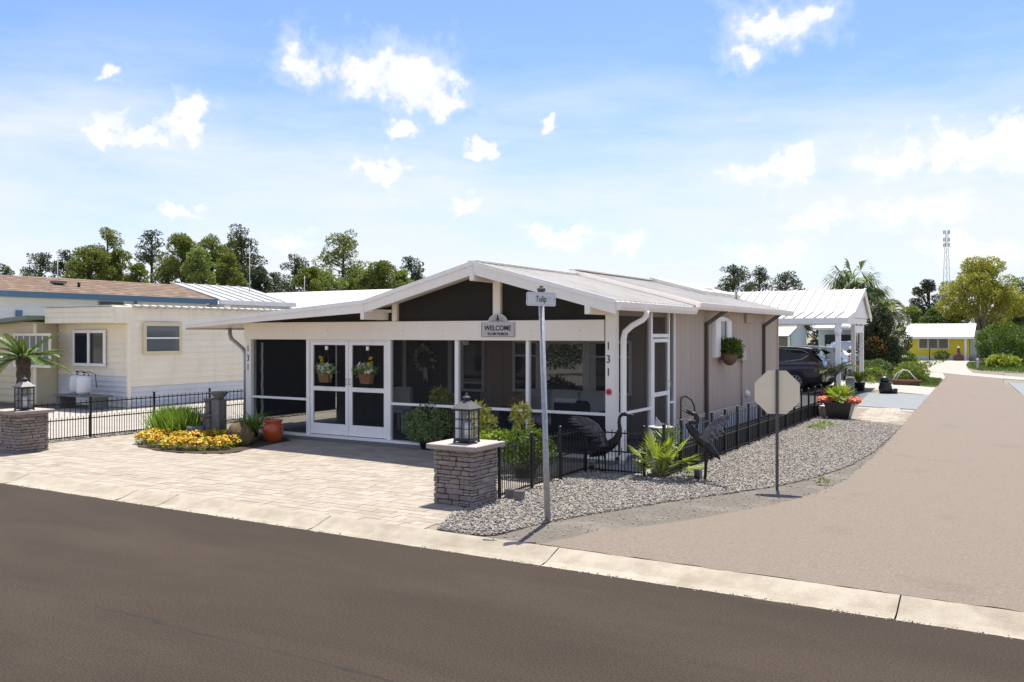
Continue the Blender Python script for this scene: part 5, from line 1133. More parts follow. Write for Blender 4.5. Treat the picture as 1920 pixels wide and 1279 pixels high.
def antenna(pxx, y0, y1, D, label):
    a = at(pxx, y1, D); t = thing('antenna_mast', label, 'antenna', (a.x, a.y, 0)); z = at(pxx, y0, D).z
    MB().tube([(0, 0, 0), (0, 0, z)], .022, 6).build('mast', 'galv', t, world=False); MB().bar((-.25, .1, z-.1), (.25, -.1, z-.1), .02, .02).build('arm', 'galv', t, world=False)
antenna(468, 462, 560, 47, 'thin white mast in front of the tall left trees'); antenna(571, 518, 560, 55, 'thin white mast above the bright white roof'); antenna(108, 470, 520, 44, 'thin antenna mast above the brown shingle roof')
# ---------------------------------------------------------------- carport
K = thing('carport', 'white carport with standing seam roof behind the grey home', 'carport', (-9.5, 36, 0))
kx0, kx1 = -14.4, -5.57; prof = [(33.0, 2.74), (34.6, 2.98), (37.0, 3.95), (38.7, 2.86)]
n = 24; w_ = (kx1-kx0)/n
for (ya, za), (yb_, zb) in zip(prof[:-1], prof[1:]):
    me = MB().poly_x([(ya, za-.05), (yb_, zb-.05), (yb_, zb), (ya, za)], 0, w_-.004).mesh('roof_panel', 'roof_bright', Vector((0, *offset(K)[1:]))); ms = MB().poly_x([(ya, za), (yb_, zb), (yb_, zb+.05), (ya, za+.05)], 0, .035).mesh('seam', 'metal_roof', Vector((0, *offset(K)[1:])))  # seams take a darker metal: their shadow lines are put into the colour
    for k in range(n): inst('roof_panel', me, K, (kx0+k*w_-offset(K).x, 0, 0)); inst('seam', ms, K, (kx0+k*w_-offset(K).x-.018, 0, 0))
MB().box(kx0, kx1+.02, 32.93, 32.998, 2.54, 2.75).build('gutter', 'white_trim', K)
for (ya, za), (yb_, zb) in zip(prof[:-1], prof[1:]): MB().poly_x([(ya, za-.18), (yb_, zb-.18), (yb_, zb+.03), (ya, za+.03)], kx1+.003, kx1+.05).build('barge_board', 'white_paint', K)
MB().poly_x([(34.7, 2.80), (38.5, 2.80), (37.0, 3.72)], kx1-.12, kx1-.08).build('gable_panel', 'white_trim', K)
MB().box(kx0, kx1-.15, 33.05, 33.15, 2.50, 2.68).build('beam', 'white_trim', K); MB().box(kx1-.34, kx1-.15, 33.0, 38.6, 2.56, 2.78).build('beam', 'white_trim', K)
for yy, ww in ((32.95, .17), (36.2, .15), (38.2, .15)): MB().cbox(kx1-.36, kx1-.36+ww, yy, yy+ww, 0, 2.55).build('post', 'white_trim', K)
MB().lathe([(.10, 0), (.14, .2), (.10, .4)], (kx1-.28, 33.03, 2.1), 10).build('post_bracket', 'white_trim', K)
MB().box(kx1-.36, kx1-.21, 36.35, 38.2, 2.22, 2.5).build('cross_beam', 'white_trim', K)
for yy in (33.0, 38.3): MB().cbox(kx0+.2, kx0+.35, yy, yy+.15, 0, 2.6).build('post', 'white_trim', K)
# ---------------------------------------------------------------- cars
def car(label, loc, rz, paint, group='cars near the carport'):
    t = thing('car', label, 'car', loc, rz, group)
    # length along +x = rear; stations (x, z_low, z_belt, z_top, half width, roof half width)
    ST = [(-2.35, .42, .70, .72, .70, .55), (-2.25, .30, .85, .90, .84, .62), (-1.7, .26, .98, 1.03, .93, .66), (-1.05, .25, 1.05, 1.10, .95, .66), (-.75, .25, 1.07, 1.30, .95, .66), (-.25, .25, 1.08, 1.60, .95, .66), (.5, .25, 1.09, 1.68, .95, .67), (1.3, .26, 1.11, 1.67, .95, .66), (1.85, .28, 1.14, 1.60, .94, .63), (2.10, .30, 1.15, 1.38, .91, .58), (2.30, .34, 1.08, 1.14, .87, .56), (2.38, .45, .75, .85, .82, .55)]
    def sec(s):
        x, zl, zb, zt, wd, rw = s; return [(x, 0, zl), (x, wd*.92, zl), (x, wd*.985, zl+.12), (x, wd, zl+.55*(zb-zl)), (x, wd*.97, zb-.05), (x, wd*.93, zb), (x, (wd*.93+rw*2)/3*1.0 if zt-zb > .2 else wd*.85, zb+(zt-zb)*.6), (x, rw, zt-.03), (x, rw*.6, zt), (x, 0, zt)]
    b = MB(); m = 10; vs_ = []
    for s in ST: q = sec(s); vs_ += q+[(x, -y, z) for x, y, z in q]
    n2 = 20; fs = []
    for i in range(len(ST)-1):
        for j in range(m-1):
            a = i*n2+j; c = (i+1)*n2+j; fs.append((a, c, c+1, a+1)); a += m; c += m; fs.append((a+1, c+1, c, a))
    for i in (0, len(ST)-1): k = i*n2; fs.append(tuple(k+j for j in range(m))+tuple(k+m+j for j in reversed(range(m))))
    b.add(vs_, fs, True); b.build('body', paint, t, world=False)
    def side_pt(x, f, sg, out=.012):           # point on the glasshouse side, f from belt to roof
        for s0, s1 in zip(ST[:-1], ST[1:]):
            if s0[0] <= x <= s1[0]:
                u = (x-s0[0])/(s1[0]-s0[0]); a = sec(s0); c = sec(s1); pts = [Vector(a[j]).lerp(Vector(c[j]), u) for j in (5, 6, 7)]
                v = pts[0].lerp(pts[1], f*2) if f < .5 else pts[1].lerp(pts[2], f*2-1); return (v.x, sg*(v.y+out), v.z)
    for sg in (-1, 1):
        for lst in (((-.55, .08), (.18, .08), (.18, .86), (-.2, .82)), ((.22, .08), (1.0, .10), (1.0, .85), (.22, .86)), ((1.04, .10), (1.55, .22), (1.82, .52), (1.55, .80), (1.04, .85))):
            b = MB().add([side_pt(x, f, sg) for x, f in lst], [tuple(range(len(lst))) if sg < 0 else tuple(reversed(range(len(lst))))]); b.build('side_window', 'car_glass', t, world=False)
        tr = [side_pt(x, f, sg, .018) for x, f in ((1.0, .02), (1.58, .15), (1.86, .50), (1.56, .86), (.6, .92))]; MB().tube(tr, .012, 5).build('window_trim', 'chrome', t, world=False)
        MB().tube([(-.6, sg*.965, .95), (2.1, sg*.955, 1.02)], .012, 5).build('crease', paint, t, world=False)
        MB().cbox(2.02, 2.20, sg*.80-.10, sg*.80+.10, .88, 1.05).build('tail_lamp', 'tail_lamp', t, world=False)
        MB().box(-1.3, 1.4, sg*.93-.02, sg*.93+.02, .22, .36).build('sill_cladding', 'rubber', t, world=False)
        for wx in (-1.42, 1.35):
            a = [R(k*20-10) for k in range(11)]
            MB().add([(wx+.44*math.cos(q), sg*.962, .36+.44*math.sin(q)) for q in a]+[(wx+.36*math.cos(q), sg*.964, .36+.36*math.sin(q)) for q in a], [(i, i+1, i+12, i+11) for i in range(10)]).build('arch_trim', 'rubber', t, world=False)
            wh = MB().lathe([(.365, -.12), (.37, -.10), (.37, .10), (.34, .125), (.26, .128), (.26, .05)], (0, 0, 0), 24).build('wheel', 'rubber', t, world=False); wh.location = (wx, sg*.87, .37); wh.rotation_euler = (R(-90*sg), 0, 0)
            MB().lathe([(.26, .09), (.26, .10), (.24, .10), (.0, .06)], (0, 0, 0), 24).build('rim_dish', 'ink', wh, world=False)
            sp = MB()
            for k in range(10): q = R(36*k); sp.bar((.05*math.cos(q), .05*math.sin(q), .105), (.25*math.cos(q), .25*math.sin(q), .115), .035, .02)
            sp.tube([(.25*math.cos(R(k*15)), .25*math.sin(R(k*15)), .11) for k in range(25)], .014, 5); sp.build('rim', 'rim', wh, world=False)
    MB().add([(2.0, -.66, 1.52), (2.0, .66, 1.52), (2.31, .74, 1.17), (2.31, -.74, 1.17)], [(0, 1, 2, 3)]).build('rear_window', 'car_glass', t, world=False)
    MB().cbox(1.9, 2.14, -.6, .6, 1.56, 1.63).build('spoiler', paint, t, world=False)
    MB().cbox(2.25, 2.44, -.80, .80, .34, .50, .03).build('bumper', 'rubber', t, world=False); MB().cbox(2.36, 2.46, -.70, .70, .50, .54, .01).build('bumper_strip', 'chrome', t, world=False)
    MB().add([(-.72, -.64, 1.18), (-.72, .64, 1.18), (-.27, .62, 1.575), (-.27, -.62, 1.575)], [(3, 2, 1, 0)]).build('windscreen', 'car_glass', t, world=False)
    return t
car('dark brown estate car parked under the carport with its tail to the lane', (-8.85, 34.6, .01), 0, 'car_paint')
car('white car mostly hidden behind the brown one', (-8.6, 37.3, .01), 0, 'car_white')
# homes seen under the carport
gable_house('brown_roof_cottage', 'small cottage with brown roof seen under the carport', 'house', -18.5, -12.8, 60, 2.6, 2.45, 3.4, 'white_siding', 'shingle', 10)
t = thing('awning', 'white ribbed awning on posts before the brown roofed cottage', 'awning', (-15, 56, 0))
for k in range(10): MB().poly_x([(55, 2.05), (57.38, 2.62), (57.38, 2.56), (55, 1.99)], -17.6+k*.5, -17.6+k*.5+.47).build('panel', 'roof_bright', t)
for x in (-17.5, -15, -12.7): MB().box(x, x+.12, 55.05, 55.17, 0, 2.0).build('post', 'white_trim', t)
MB().box(-17.5, -12.7, 55.2, 55.26, 0, 1.95).build('screen', 'jalousie', t)
gable_house('white_garage', 'white garage with low gable beyond the cottage', 'garage', -13.2, -8.6, 68, 3, 2.6, 3.2, 'white_siding', 'roof_bright', 8)
t = thing('garage_opening', 'dark open garage bay under the white gable', 'door', (-10.8, 64.9, 0)); MB().box(-12.4, -9.4, 64.95, 65.2, 0, 2.1).build('bay', 'ink', t); MB().box(-12.3, -9.5, 64.90, 64.94, 1.25, 1.42).build('rail', 'white_trim', t)
car('small pale car parked by the white garage', (-10.6, 61.5, 0), R(90), 'car_white')
# ---------------------------------------------------------------- yellow house
Yh = thing('yellow_house', 'yellow house with white roof at the end of the lane', 'house', (-6.5, 81, 0))
YY = 80.0; xa, xb = front_x(1704, YY), front_x(1817, YY)
MB().box(xa, xb, YY, YY+6, 0, 1.95).build('wall', 'yellow_wall', Yh); MB().box(xa-.0, xb, YY-.02, YY-.001, 0, .3).build('plinth', 'white_siding', Yh)
for k in range(14):
    w_ = (xb+.4-xa+.35)/14; MB().poly_x([(YY-.7, 1.90), (YY+3, 3.02), (YY+3, 2.95), (YY-.7, 1.82)], xa-.35+k*w_, xa-.35+(k+1)*w_-.008).build('roof_panel', 'roof_bright', Yh)
MB().box(xa-.35, xb+.4, YY-.78, YY-.705, 1.74, 1.93).build('fascia', 'white_trim', Yh)
for u0, u1 in ((1724, 1738), (1742, 1757), (1761, 1777)):
    x0, x1_ = front_x(u0, YY), front_x(u1, YY); w = MB().box(x0-.1, x1_+.1, YY-.04, YY-.003, .92, 1.80).build('window', 'white_trim', Yh); MB().box(x0-.01, x1_+.01, YY-.05, YY-.0405, .97, 1.77).build('recess', 'ink', w)
    for k in range(5): MB().box(x0, x1_, YY-.07, YY-.041, .98+k*.155, .98+k*.155+.135).build('louvre', 'jalousie', w)
MB().cbox(xb-.3, xb-.15, YY-.6, YY-.45, 0, 1.8).build('post', 'white_trim', Yh)
t = thing('grey_porch', 'grey screened porch with steps joined to the yellow house', 'porch', (-2.7, 82, 0))
MB().box(xb+.02, xb+3.4, YY+.6, YY+5, 0, 1.95).build('wall', 'grey_skirt', t); MB().box(xb+.45, xb+3.9, YY-.2, YY+5.2, 2.05, 2.45).build('roof', 'metal_roof', t); MB().box(xb+.3, xb+1.9, YY-.7, YY+.55, 0, .38).build('step', 'concrete', t)
for x in (xb+1.3, xb+2.4): MB().box(x, x+.12, YY+.5, YY+.59, .38, 2.0).build('post', 'white_trim', t)
t = thing('downpipe_pole', 'thin dark pole before the yellow wall', 'pole', (front_x(1743, YY-1), YY-1, 0)); MB().tube([(0, 0, 0), (0, 0, 1.2)], .04, 6).build('pole', 'rust', t, world=False)
P = at(1797, 676, 70); t = thing('garden_ornament', 'dark bottle shaped ornament by the yellow house post', 'ornament', (P.x, P.y, 0)); MB().lathe([(.38, 0), (.42, .3), (.25, .62), (.1, .8), (.12, .95), (.06, 1.0)], (0, 0, 0), 12).build('body', 'rust', t, world=False); MB().lathe([(.07, 1.0), (.1, 1.08), (.03, 1.15)], (0, 0, 0), 8).build('head', 'curtain', t, world=False)
# ---------------------------------------------------------------- potted things by the carport drive
P = ground(1575, 786); t = thing('flower_tub', 'black tapered tub of coral flowers beside the painted drive', 'planter', (P.x, P.y, 0))
s = .23; S = .34; b = MB().add([(-s, -s, 0), (s, -s, 0), (s, s, 0), (-s, s, 0), (-S, -S, .44), (S, -S, .44), (S, S, .44), (-S, S, .44), (-S*.88, -S*.88, .44), (S*.88, -S*.88, .44), (S*.88, S*.88, .44), (-S*.88, S*.88, .44), (-S*.84, -S*.84, .38), (S*.84, -S*.84, .38), (S*.84, S*.84, .38), (-S*.84, S*.84, .38)],
     [(3,2,1,0),(0,1,5,4),(1,2,6,5),(2,3,7,6),(3,0,4,7),(4,5,9,8),(5,6,10,9),(6,7,11,10),(7,4,8,11),(8,9,13,12),(9,10,14,13),(10,11,15,14),(11,8,12,15),(12,13,14,15)]); b.build('tub', 'black_pot', t, world=False)
foliage('leaves', t, 'lime_leaf', [((0, 0, .6), (.2, .2, .12))], 150, .3, .05, 71, .5, world=False)
r = np.random.default_rng(7); pts, _ = clump_points(r, [((-.34, -.1, .50), (.2, .2, .09)), ((.34, -.05, .48), (.2, .2, .10))], [150, 150]); petals('blooms', t, 'coral_petal', pts, .04, 7); foliage('side_leaves', t, 'maroon_leaf', [((-.3, .25, .58), (.22, .2, .14))], 160, .14, .05, 72, .4, world=False)
P = ground(1549, 783); t = thing('white_pot', 'small white ribbed pot at the end of the iron fence', 'pot', (P.x-.05, P.y+.1, 0))
MB().lathe([(.13, 0), (.15, .3), (.16, .3), (.13, .3)], (0, 0, 0), 14).build('pot', 'white_trim', t, world=False)
for k in range(14): MB().tube([(.135*math.cos(k*.45), .135*math.sin(k*.45), .01), (.153*math.cos(k*.45), .153*math.sin(k*.45), .29)], .008, 4).build('rib', 'curtain', t, world=False)
P = ground(1594, 745); t = thing('bollard', 'dark grey round bollard beside the potted palm', 'bollard', (P.x, P.y, 0)); MB().lathe([(.15, 0), (.15, .68), (.13, .70), (0, .71)], (0, 0, 0), 16).build('post', 'slab_grey', t, world=False); MB().lathe([(.155, .60), (.155, .64)], (0, 0, 0), 16).build('band', 'fountain', t, world=False)
def pot_palm(pxx, pyy, hgt, nf, label, seed, m='palm_leaf', potw=.2, L=.9):
    P = ground(pxx, pyy); t = thing('potted_palm', label, 'palm', (P.x, P.y, 0)); r = random.Random(seed)
    MB().lathe([(potw*.75, 0), (potw, .3), (potw*1.08, .32), (potw*.9, .32)], (0, 0, 0), 14).build('pot', 'black_pot', t, world=False)
    MB().tube([(0, 0, .3), (0, 0, hgt*.4+.1)], [.05, .035], 7).build('trunk', 'bark', t, world=False)
    frond_plant(t, m, (0, 0, hgt*.4), [(k*2.4+r.uniform(-.3, .3), r.uniform(.6, 1.4), L*r.uniform(.75, 1.1), R(r.uniform(35, 75)), .28, 20, .03, .25) for k in range(nf)], r, m)
pot_palm(1566, 740, 1.5, 16, 'tall potted feather palm behind the car tail', 1, 'palm_dry', .22, 1.05); pot_palm(1611, 733, .8, 14, 'short bright potted palm right of the bollard', 2, 'palm_leaf', .22, .75)
for k, (u, v, lb) in enumerate(((1660, 738, 'pair of black pots joined at the concrete strip edge'),)):
    P = ground(u, v); t = thing('black_pot', lb, 'pot', (P.x, P.y, 0)); MB().lathe([(.2, 0), (.24, .2), (.2, .34), (.22, .4), (.1, .42)], (0, 0, 0), 12).build('lower_pot', 'black_pot', t, world=False); MB().lathe([(.14, .42), (.17, .52), (.1, .62)], (-.02, 0, 0), 12).build('upper_pot', 'black_pot', t, world=False); MB().lathe([(.14, 0), (.16, .18), (.1, .2)], (.26, .02, 0), 12).build('side_pot', 'black_pot', t, world=False)
# garden post with scroll sign and striped flag
P = at(1603, 700, 38.5); t = thing('garden_flag_post', 'weathered post with black scroll sign and red white flag', 'sign', (P.x, P.y, 0)); D = 38.5; sc = D/FPX
def zz(y): return CAM_H-(y-HZN)*sc
MB().tube([(.05, 0, 0), (.05, 0, zz(612))], .08, 8).build('post', 'bark_pale', t, world=False)
MB().cbox(-.26, .30, -.12, -.08, zz(661), zz(656), .01).build('scroll_sign', 'ink', t, world=False)
for i in (-.24, .28): MB().tube([(i+.07*math.cos(R(k*40)), -.1, zz(659)+.07*math.sin(R(k*40))) for k in range(10)], .028, 6).build('scroll_end', 'ink', t, world=False)
MB().cbox(-.08, .14, -.122, -.118, zz(660)+.01, zz(658.5)+.01, .002).build('scroll_lettering', 'white_trim', t, world=False)
MB().lathe([(0, -.1), (.08, -.06), (.1, 0), (.08, .06), (0, .1)], (-.12, -.1, zz(653)), 12).build('ball', 'white_trim', t, world=False)
for k in range(5): MB().box(-.26+k*.075, -.26+k*.075+.074, -.115, -.105, zz(684), zz(667)-.08*k).build('flag_stripe', 'red_paint' if k % 2 == 0 else 'white_trim', t, world=False)
MB().box(-.26, .115, -.112, -.104, zz(667)+.005, zz(664)).build('flag_top', 'white_trim', t, world=False)
MB().lathe([(.14, 0), (.2, .3), (.15, .5), (.05, .6)], (-.1, -.2, 0), 10).build('foot_urn', 'fountain', t, world=False)
# ---------------------------------------------------------------- shrubs and trees on the right
def dome(name, label, cat, pxx, pyy, D, rx, rz, m, n, L, seed, zb=.0):
    P = at(pxx, pyy, D); P.z = 0; r = random.Random(seed); cl = [((0, 0, rz*.5), (rx*.93, rx*.93, rz*.47)), ((0, 0, rz*.3), (rx*.9, rx*.9, rz*.3))]
    for k in range(14):
        a = r.uniform(0, 6.28); e = r.uniform(-.2, 1.4); cl.append(((rx*.8*math.cos(a)*math.cos(e), rx*.8*math.sin(a)*math.cos(e), rz*.5+rz*.4*math.sin(e)), (rx*.2, rx*.2, rz*.1)))
    return bush(name, label, cat, P, m, cl, n, L, L*.5, seed, up=.35)
dome('dome_shrub', 'big clipped dome shrub at the right edge', 'shrub', 1884, 684, 60, 1.95, 2.95, 'green_leaf', 15000, .14, 81)
dome('clipped_shrub', 'rounded clipped green shrub left of the yellow house drive', 'shrub', 1692, 692, 54, .95, 1.15, 'green_leaf', 5000, .10, 82)
dome('loose_shrub', 'loose yellowish shrub inside the arched garden basket', 'shrub', 1708, 719, 38.5, .78, .95, 'broad_light', 3600, .10, 83)
dome('small_shrub', 'small dark shrub under the yellow house windows', 'shrub', 1765, 675, 71, .62, .75, 'broad_mid', 700, .14, 84)
dome('variegated_clump', 'pale leaved clump on the lawn before the dome shrub', 'plant', 1880, 690, 55, .95, .75, 'palm_leaf', 900, .3, 85)
dome('garden_shrub', 'low mixed shrub beside the white carport posts', 'shrub', 1640, 703, 47, .9, .8, 'broad_mid', 1500, .13, 86); dome('garden_shrub', 'low dark shrub between the big shrub and the clipped one', 'shrub', 1662, 700, 48, .7, .6, 'dark_leaf', 1200, .12, 87)
# dark tall shrub
P = at(1664, 697, 51); P.z = 0
rr = random.Random(12); cl = [((rr.uniform(-1.0, .75), rr.uniform(-1, 1), rr.uniform(.6, 3.7)), (rr.uniform(.5, .8), rr.uniform(.5, .8), rr.uniform(.45, .7))) for k in range(22)]
ts = bush('tall_dark_shrub', 'tall dark dense shrub right of the carport', 'shrub', P, 'dark_leaf', cl, 16000, .14, .07, 88)
foliage('rusty_foliage', ts, 'rust_leaf', [((-.55, -1.3, 1.55), (.5, .3, .45)), ((-.2, -1.2, 1.2), (.4, .3, .3))], 420, .14, .07, 89, world=False)
# arched basket (garden planter)
P = ground(1700, 722); t = thing('garden_basket', 'rusty garden basket frame with two white arched handles', 'planter', (P.x, P.y, 0), R(-8))
MB().cbox(-.52, .52, -.2, .2, .0, .2, .03).build('trough', 'rust', t, world=False); MB().tube([(-.55, -.22, .2), (.55, -.22, .2), (.55, .22, .2), (-.55, .22, .2), (-.55, -.22, .2)], .02, 6).build('rim', 'rust', t, world=False)
MB().tube([(-.5, -.2, .2), (-.34, -.2, .5), (-.1, -.2, .66), (.12, -.2, .62), (.3, -.2, .4), (.5, -.2, .18)], .018, 6).build('handle', 'curtain', t, world=False); MB().tube([(-.5, .2, .2), (-.34, .2, .46), (-.2, .2, .62), (.0, .2, .60)], .016, 6).build('handle', 'curtain', t, world=False)
dome('mound_shrub', 'small bright mound shrub behind the lawn strip', 'shrub', 1640, 708, 43, .62, .5, 'broad_light', 1400, .10, 92)
P = ground(1652, 708); t = thing('dark_pot', 'small dark pot at the end of the mound shrub', 'pot', (P.x, P.y-.3, 0)); MB().lathe([(.13, 0), (.17, .2), (.19, .3), (.16, .3), (.15, .26)], (0, 0, 0), 12).build('body', 'black_pot', t, world=False); MB().lathe([(.19, .27), (.2, .3)], (0, 0, 0), 12).build('rim', 'black_pot', t, world=False)
P = ground(1833, 694); t = thing('marker_post', 'short white marker post on the front lawn', 'post', (P.x, P.y, 0)); MB().cbox(-.06, .06, -.06, .06, 0, .62).build('post', 'roof_bright', t, world=False); MB().lathe([(.085, .62), (.085, .65), (0, .70)], (0, 0, 0), 4).build('cap', 'roof_bright', t, world=False)
# fan palm behind the carport
def tall_palm(label, pxx, pyc, D, seed, nf=26, bl=1.35, L=1.25, m='broad_mid'):
    P = at(pxx, 700, D); zc = at(pxx, pyc, D).z; t = thing('tall_palm', label, 'palm', (P.x, P.y, 0)); r = random.Random(seed)
    MB().tube([(0, 0, 0), (.05, 0, zc*.5), (0, 0, zc)], [.2, .15, .13], 9).build('trunk', 'bark_pale', t, world=False)
    for k in range(nf):
        az = k*2.4; el = r.uniform(-.35, 1.35); b = MB(); V = fan_leaf(b, t, m, (0, 0, zc), az, el, L*r.uniform(.8, 1.2), bl, 22, r, .35, .5); fo = b.build('frond', m, t, world=False)
        np_mesh('fan_blade', [tuple(v) for v in V], np.arange(len(V)).reshape(-1, 4), m, fo, world=False)
    return t
tall_palm('fan palm with drooping crown above the carport roof', 1603, 545, 60, 3)
def feather_palm(label, pxx, pyc, D, seed, nf, L, m):
    P = at(pxx, 700, D); zc = at(pxx, pyc, D).z; t = thing('feather_palm', label, 'palm', (P.x, P.y, 0)); r = random.Random(seed); MB().tube([(0, 0, 0), (.05, 0, zc*.5), (0, 0, zc)], [.14, .11, .1], 8).build('trunk', 'bark_pale', t, world=False)
    frond_plant(t, m, (0, 0, zc), [(k*2.4+r.uniform(-.3, .3), r.uniform(.3, 1.4), L*r.uniform(.8, 1.15), R(r.uniform(60, 110)), .5, 26, .07, .1) for k in range(nf)], r, m)
feather_palm('bright feather palm rising behind the tall dark shrub', 1664, 592, 54, 5, 22, 1.6, 'palm_dry'); feather_palm('arching feather palm left of the clipped dome', 1655, 580, 56, 8, 14, 1.8, 'broad_mid')
feather_palm('feather palm with long arching fronds over the carport ridge', 1612, 560, 62, 9, 9, 2.4, 'dark_leaf')
def tree(name, label, pxx, ytop, D, halfw, kind, seed, m, n, ybot=None, bark='bark', L=.32, group='trees beyond the roofs', trunks=1):
    P = at(pxx, 700, D); Hh = at(pxx, ytop, D).z; t = thing(name, label, 'tree', (P.x, P.y, 0), group=group); r = random.Random(seed); hw = halfw*D/FPX; cl = []
    zb = at(pxx, ybot, D).z if ybot else Hh*.45
    b = MB(); lean = r.uniform(-.4, .4)
    for q in range(trunks):
        o_ = (q-(trunks-1)/2)*.8; b.tube([(o_*.3, 0, 0), (o_*.6+lean*.3, 0, Hh*.4), (o_*1.5+lean, 0, Hh*.75), (o_*1.7+lean, 0, Hh*.97)], [Hh*.018+.05, Hh*.014+.03, Hh*.008+.02, .02], 8)
    lim = MB()
    if kind == 'pine':
        for k in range(26):
            f = (k+.5)/26; z = zb+(Hh-zb)*f; a = r.uniform(0, 6.28); rad = hw*(1.05-.72*f)*r.uniform(.5, 1.1); c = (lean*f+rad*math.cos(a), rad*math.sin(a), z+r.uniform(-.2, .3)); s = hw*r.uniform(.15, .29)*(1.15-.4*f)
            cl.append((c, (s*1.35, s*1.35, s*.75))); lim.tube([(lean*f, 0, z-.5), ((lean*f+c[0])/2, c[1]/2, z-.15), c], [.06, .04, .012], 5)
            if r.random() < .6: cl.append(((c[0]*.55, c[1]*.55, z+.1), (s, s, s*.6)))
        cl.append(((lean, 0, Hh-.4), (hw*.22, hw*.22, .55)))
    else:
        for k in range(40):
            a = r.uniform(0, 6.28); f = r.random(); z = zb+(Hh-zb)*f; prof = math.sin(math.pi*min(1, .22+.72*f))**.7; rad = hw*prof*r.uniform(.25, .88); c = (lean*.4+rad*math.cos(a), rad*math.sin(a), z); s = hw*r.uniform(.17, .33)
            cl.append((c, (s, s, s*.72)))
            if k % 2 == 0: lim.tube([(lean*.4, 0, max(zb*.6, z-hw*.8)), ((lean*.4+c[0])*.5, c[1]*.5, z-.3*hw), c], [.09, .06, .015], 5)
        cl.append(((lean*.4, 0, Hh-hw*.2), (hw*.3, hw*.3, hw*.2)))
    b.build('trunk', bark, t, world=False); lim.build('limbs', bark, t, world=False)
    foliage('crown', t, m, cl, int(n*(2.3 if kind == 'pine' else 2.8)), L*.72, L*.34, seed, .15, world=False)
    return t
TP = 'pine_tree'; TB = 'leafy_tree'
for a in ((TP, 'small dark pine at the far left edge', 8, 500, 95, 26, 'pine', 101, 'pine_dark', 900, 560), (TP, 'open crowned pine left of the antenna', 78, 477, 90, 34, 'pine', 102, 'pine_dark', 1300, 540), (TP, 'thin dark pine right of the antenna', 122, 473, 92, 30, 'pine', 103, 'pine_dark', 1200, 535),
          (TP, 'tall pine with pointed top over the shingle roof', 197, 432, 88, 46, 'pine', 104, 'pine_leaf', 2600, 535), (TB, 'full green tree below the pointed pine', 165, 470, 84, 48, 'broad', 105, 'pine_leaf', 3200, 545), (TB, 'rounded green tree right of the pointed pine', 222, 470, 86, 30, 'broad', 115, 'pine_leaf', 1800, 545),
          (TP, 'slender lone pine with bare lower stem', 283, 436, 90, 30, 'pine', 106, 'pine_dark', 1000, 492), (TB, 'broad light green tree behind the shingle roof end', 345, 446, 85, 50, 'broad', 107, 'pine_leaf', 3600, 545), (TB, 'full light green tree left of the dark tall pine', 400, 446, 86, 46, 'broad', 108, 'pine_leaf', 3400, 545),
          (TP, 'tall dark pine beside the white mast', 455, 431, 88, 50, 'pine', 109, 'pine_dark', 2600, 545), (TB, 'leafy tree behind the white mast', 445, 452, 90, 40, 'broad', 116, 'pine_leaf', 2200, 550), (TP, 'open dark pine above the bright white roof', 548, 486, 92, 40, 'pine', 110, 'pine_dark', 1700, 545),
          (TP, 'tall spreading pine above the lean-to', 640, 441, 88, 54, 'pine', 111, 'pine_leaf', 2600, 530), (TB, 'light green bushy tree under the spreading pine', 605, 512, 84, 46, 'broad', 112, 'broad_light', 2600, 560), (TB, 'rounded green tree near the gable', 722, 494, 84, 36, 'broad', 113, 'pine_leaf', 2400, 555), (TP, 'dark pine touching the gable roof line', 775, 486, 92, 28, 'pine', 114, 'pine_dark', 1200, 540),
          (TB, 'low light green tree left of the gable', 668, 515, 86, 34, 'broad', 117, 'broad_light', 1800, 560), (TP, 'small dark pine beside the metal roof', 514, 512, 96, 18, 'pine', 118, 'pine_dark', 600, 550)):
    tree(*a)
for a in ((TP, 'dark pine above the main roof end', 1380, 501, 95, 36, 'pine', 121, 'pine_dark', 1500, 548), (TP, 'smaller dark pine left of the carport ridge', 1424, 503, 97, 24, 'pine', 122, 'pine_dark', 800, 548), (TP, 'low dark pine above the carport ridge', 1478, 514, 98, 34, 'pine', 123, 'pine_dark', 900, 548),
          (TB, 'dark oak behind the yellow house', 1737, 530, 112, 34, 'broad', 124, 'dark_leaf', 2600, 600)):
    tree(*a)
for k, (u, yt, hw, m, lb) in enumerate(((142, 492, 30, 'pine_leaf', 'low leafy tree between antenna and pointed pine'), (255, 500, 30, 'pine_leaf', 'low leafy tree left of the slender lone pine'), (312, 488, 34, 'broad_light', 'low bright tree right of the slender lone pine'), (372, 470, 34, 'broad_light', 'bright leafy tree between the two full green trees'),
                                           (428, 478, 32, 'pine_leaf', 'low leafy tree left of the white mast'), (488, 500, 24, 'pine_dark', 'low dark tree right of the white mast'), (578, 505, 30, 'pine_leaf', 'low leafy tree left of the spreading pine'), (692, 508, 30, 'pine_leaf', 'low leafy tree right of the spreading pine'), (752, 512, 28, 'broad_light', 'low bright tree beside the gable slope'))):
    tree('leafy_tree', lb, u, yt, 82+k % 3*2, hw, 'broad', 150+k, m, 1700, 560)
tree('spreading_tree', 'large yellow green spreading tree behind the yellow house', 1838, 496, 92, 86, 'broad', 125, 'acid_leaf', 9500, 596, 'bark_pale', .34, trunks=2)
tree('spreading_tree', 'dull green tree at the right edge behind the dome shrub', 1915, 520, 98, 50, 'broad', 126, 'broad_mid', 3600, 615, 'bark_pale', .34)
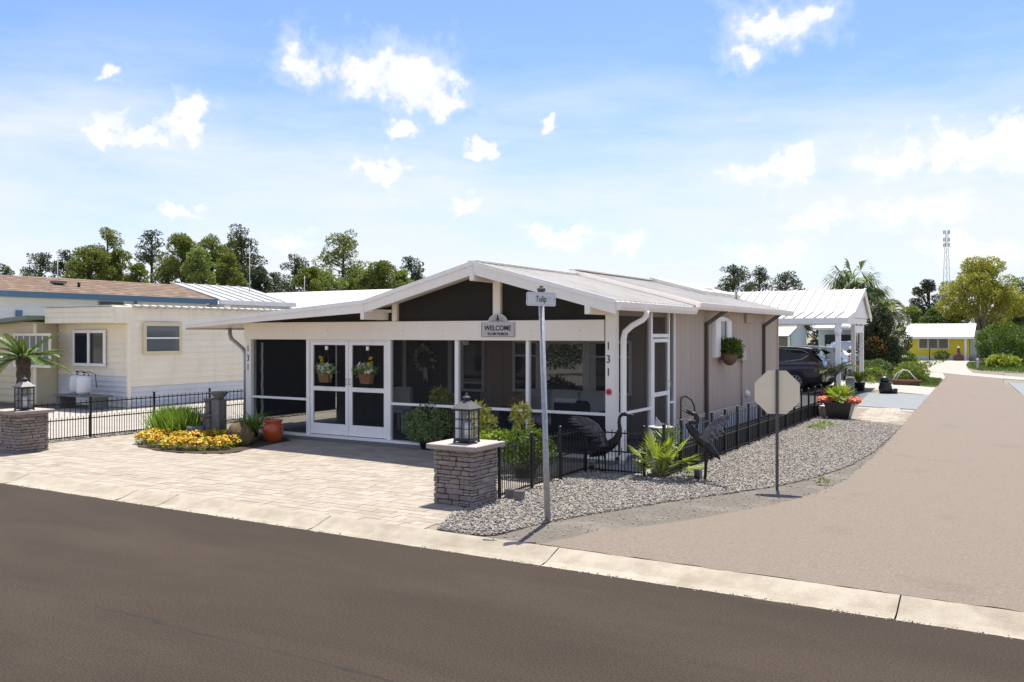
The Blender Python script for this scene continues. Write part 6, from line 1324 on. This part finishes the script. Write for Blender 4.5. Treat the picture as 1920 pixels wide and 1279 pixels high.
for k, (u, yt, D, hw, m, lb) in enumerate(((1712, 575, 96, 30, 'broad_light', 'pale bushy tree left of the yellow house roof'), (1748, 580, 94, 30, 'broad_mid', 'mid green bushy tree above the yellow house roof'), (1790, 582, 95, 32, 'broad_mid', 'dark bushy tree right above the yellow house roof'), (1860, 590, 97, 36, 'broad_mid', 'bushy tree between yellow house and dome shrub'),
                                           (1545, 600, 84, 40, 'dark_leaf', 'dark bushy tree seen through the carport'), (1590, 598, 80, 34, 'dark_leaf', 'dark bushy tree behind the carport posts'), (1480, 600, 90, 34, 'dark_leaf', 'dark bushy tree over the brown roofed cottage'))):
    tree('bushy_tree', lb, u, yt, D, hw, 'broad', 130+k, m, 2600, 668)
P = Vector((-20.5, -10, 0)); t = thing('street_tree', 'leafy tree across the street mirrored in the porch window', 'tree', P); rr = random.Random(77)
MB().tube([(0, 0, 0), (.1, 0, 1.6), (0, .1, 3)], [.2, .15, .06], 8).build('trunk', 'bark', t, world=False)
foliage('crown', t, 'broad_mid', [((rr.uniform(-2.0, 1.6), rr.uniform(-1.2, 1.2), rr.uniform(.7, 4.2)), (.8, .8, .6)) for k in range(22)], 5200, .2, .1, 78, world=False)
# tower
D = 260; P = at(1775, 620, D); t = thing('radio_tower', 'thin grey lattice radio tower on the horizon', 'tower', (P.x, P.y, 0)); zt = at(1775, 434, D).z; sec_n = 14
for k in range(3):
    a = R(90+120*k); MB().tube([(1.7*math.cos(a), 1.7*math.sin(a), 0), (.4*math.cos(a), .4*math.sin(a), zt)], .07, 5).build('leg', 'tower', t, world=False)
b = MB()
for i in range(sec_n):
    z0, z1_ = zt*i/sec_n, zt*(i+1)/sec_n; r0, r1 = 1.7-1.25*i/sec_n, 1.7-1.25*(i+1)/sec_n
    for k in range(3):
        a, c = R(90+120*k), R(210+120*k); b.tube([(r0*math.cos(a), r0*math.sin(a), z0), (r1*math.cos(c), r1*math.sin(c), z1_)], .035, 4)
b.build('bracing', 'tower', t, world=False)
for z in (zt, zt-2.2, zt-3.8):
    for k in range(6): a = R(60*k); MB().box(.8*math.cos(a)-.1, .8*math.cos(a)+.1, .8*math.sin(a)-.1, .8*math.sin(a)+.1, z-.8, z+.3).build('antenna_panel', 'slab_grey', t, world=False)
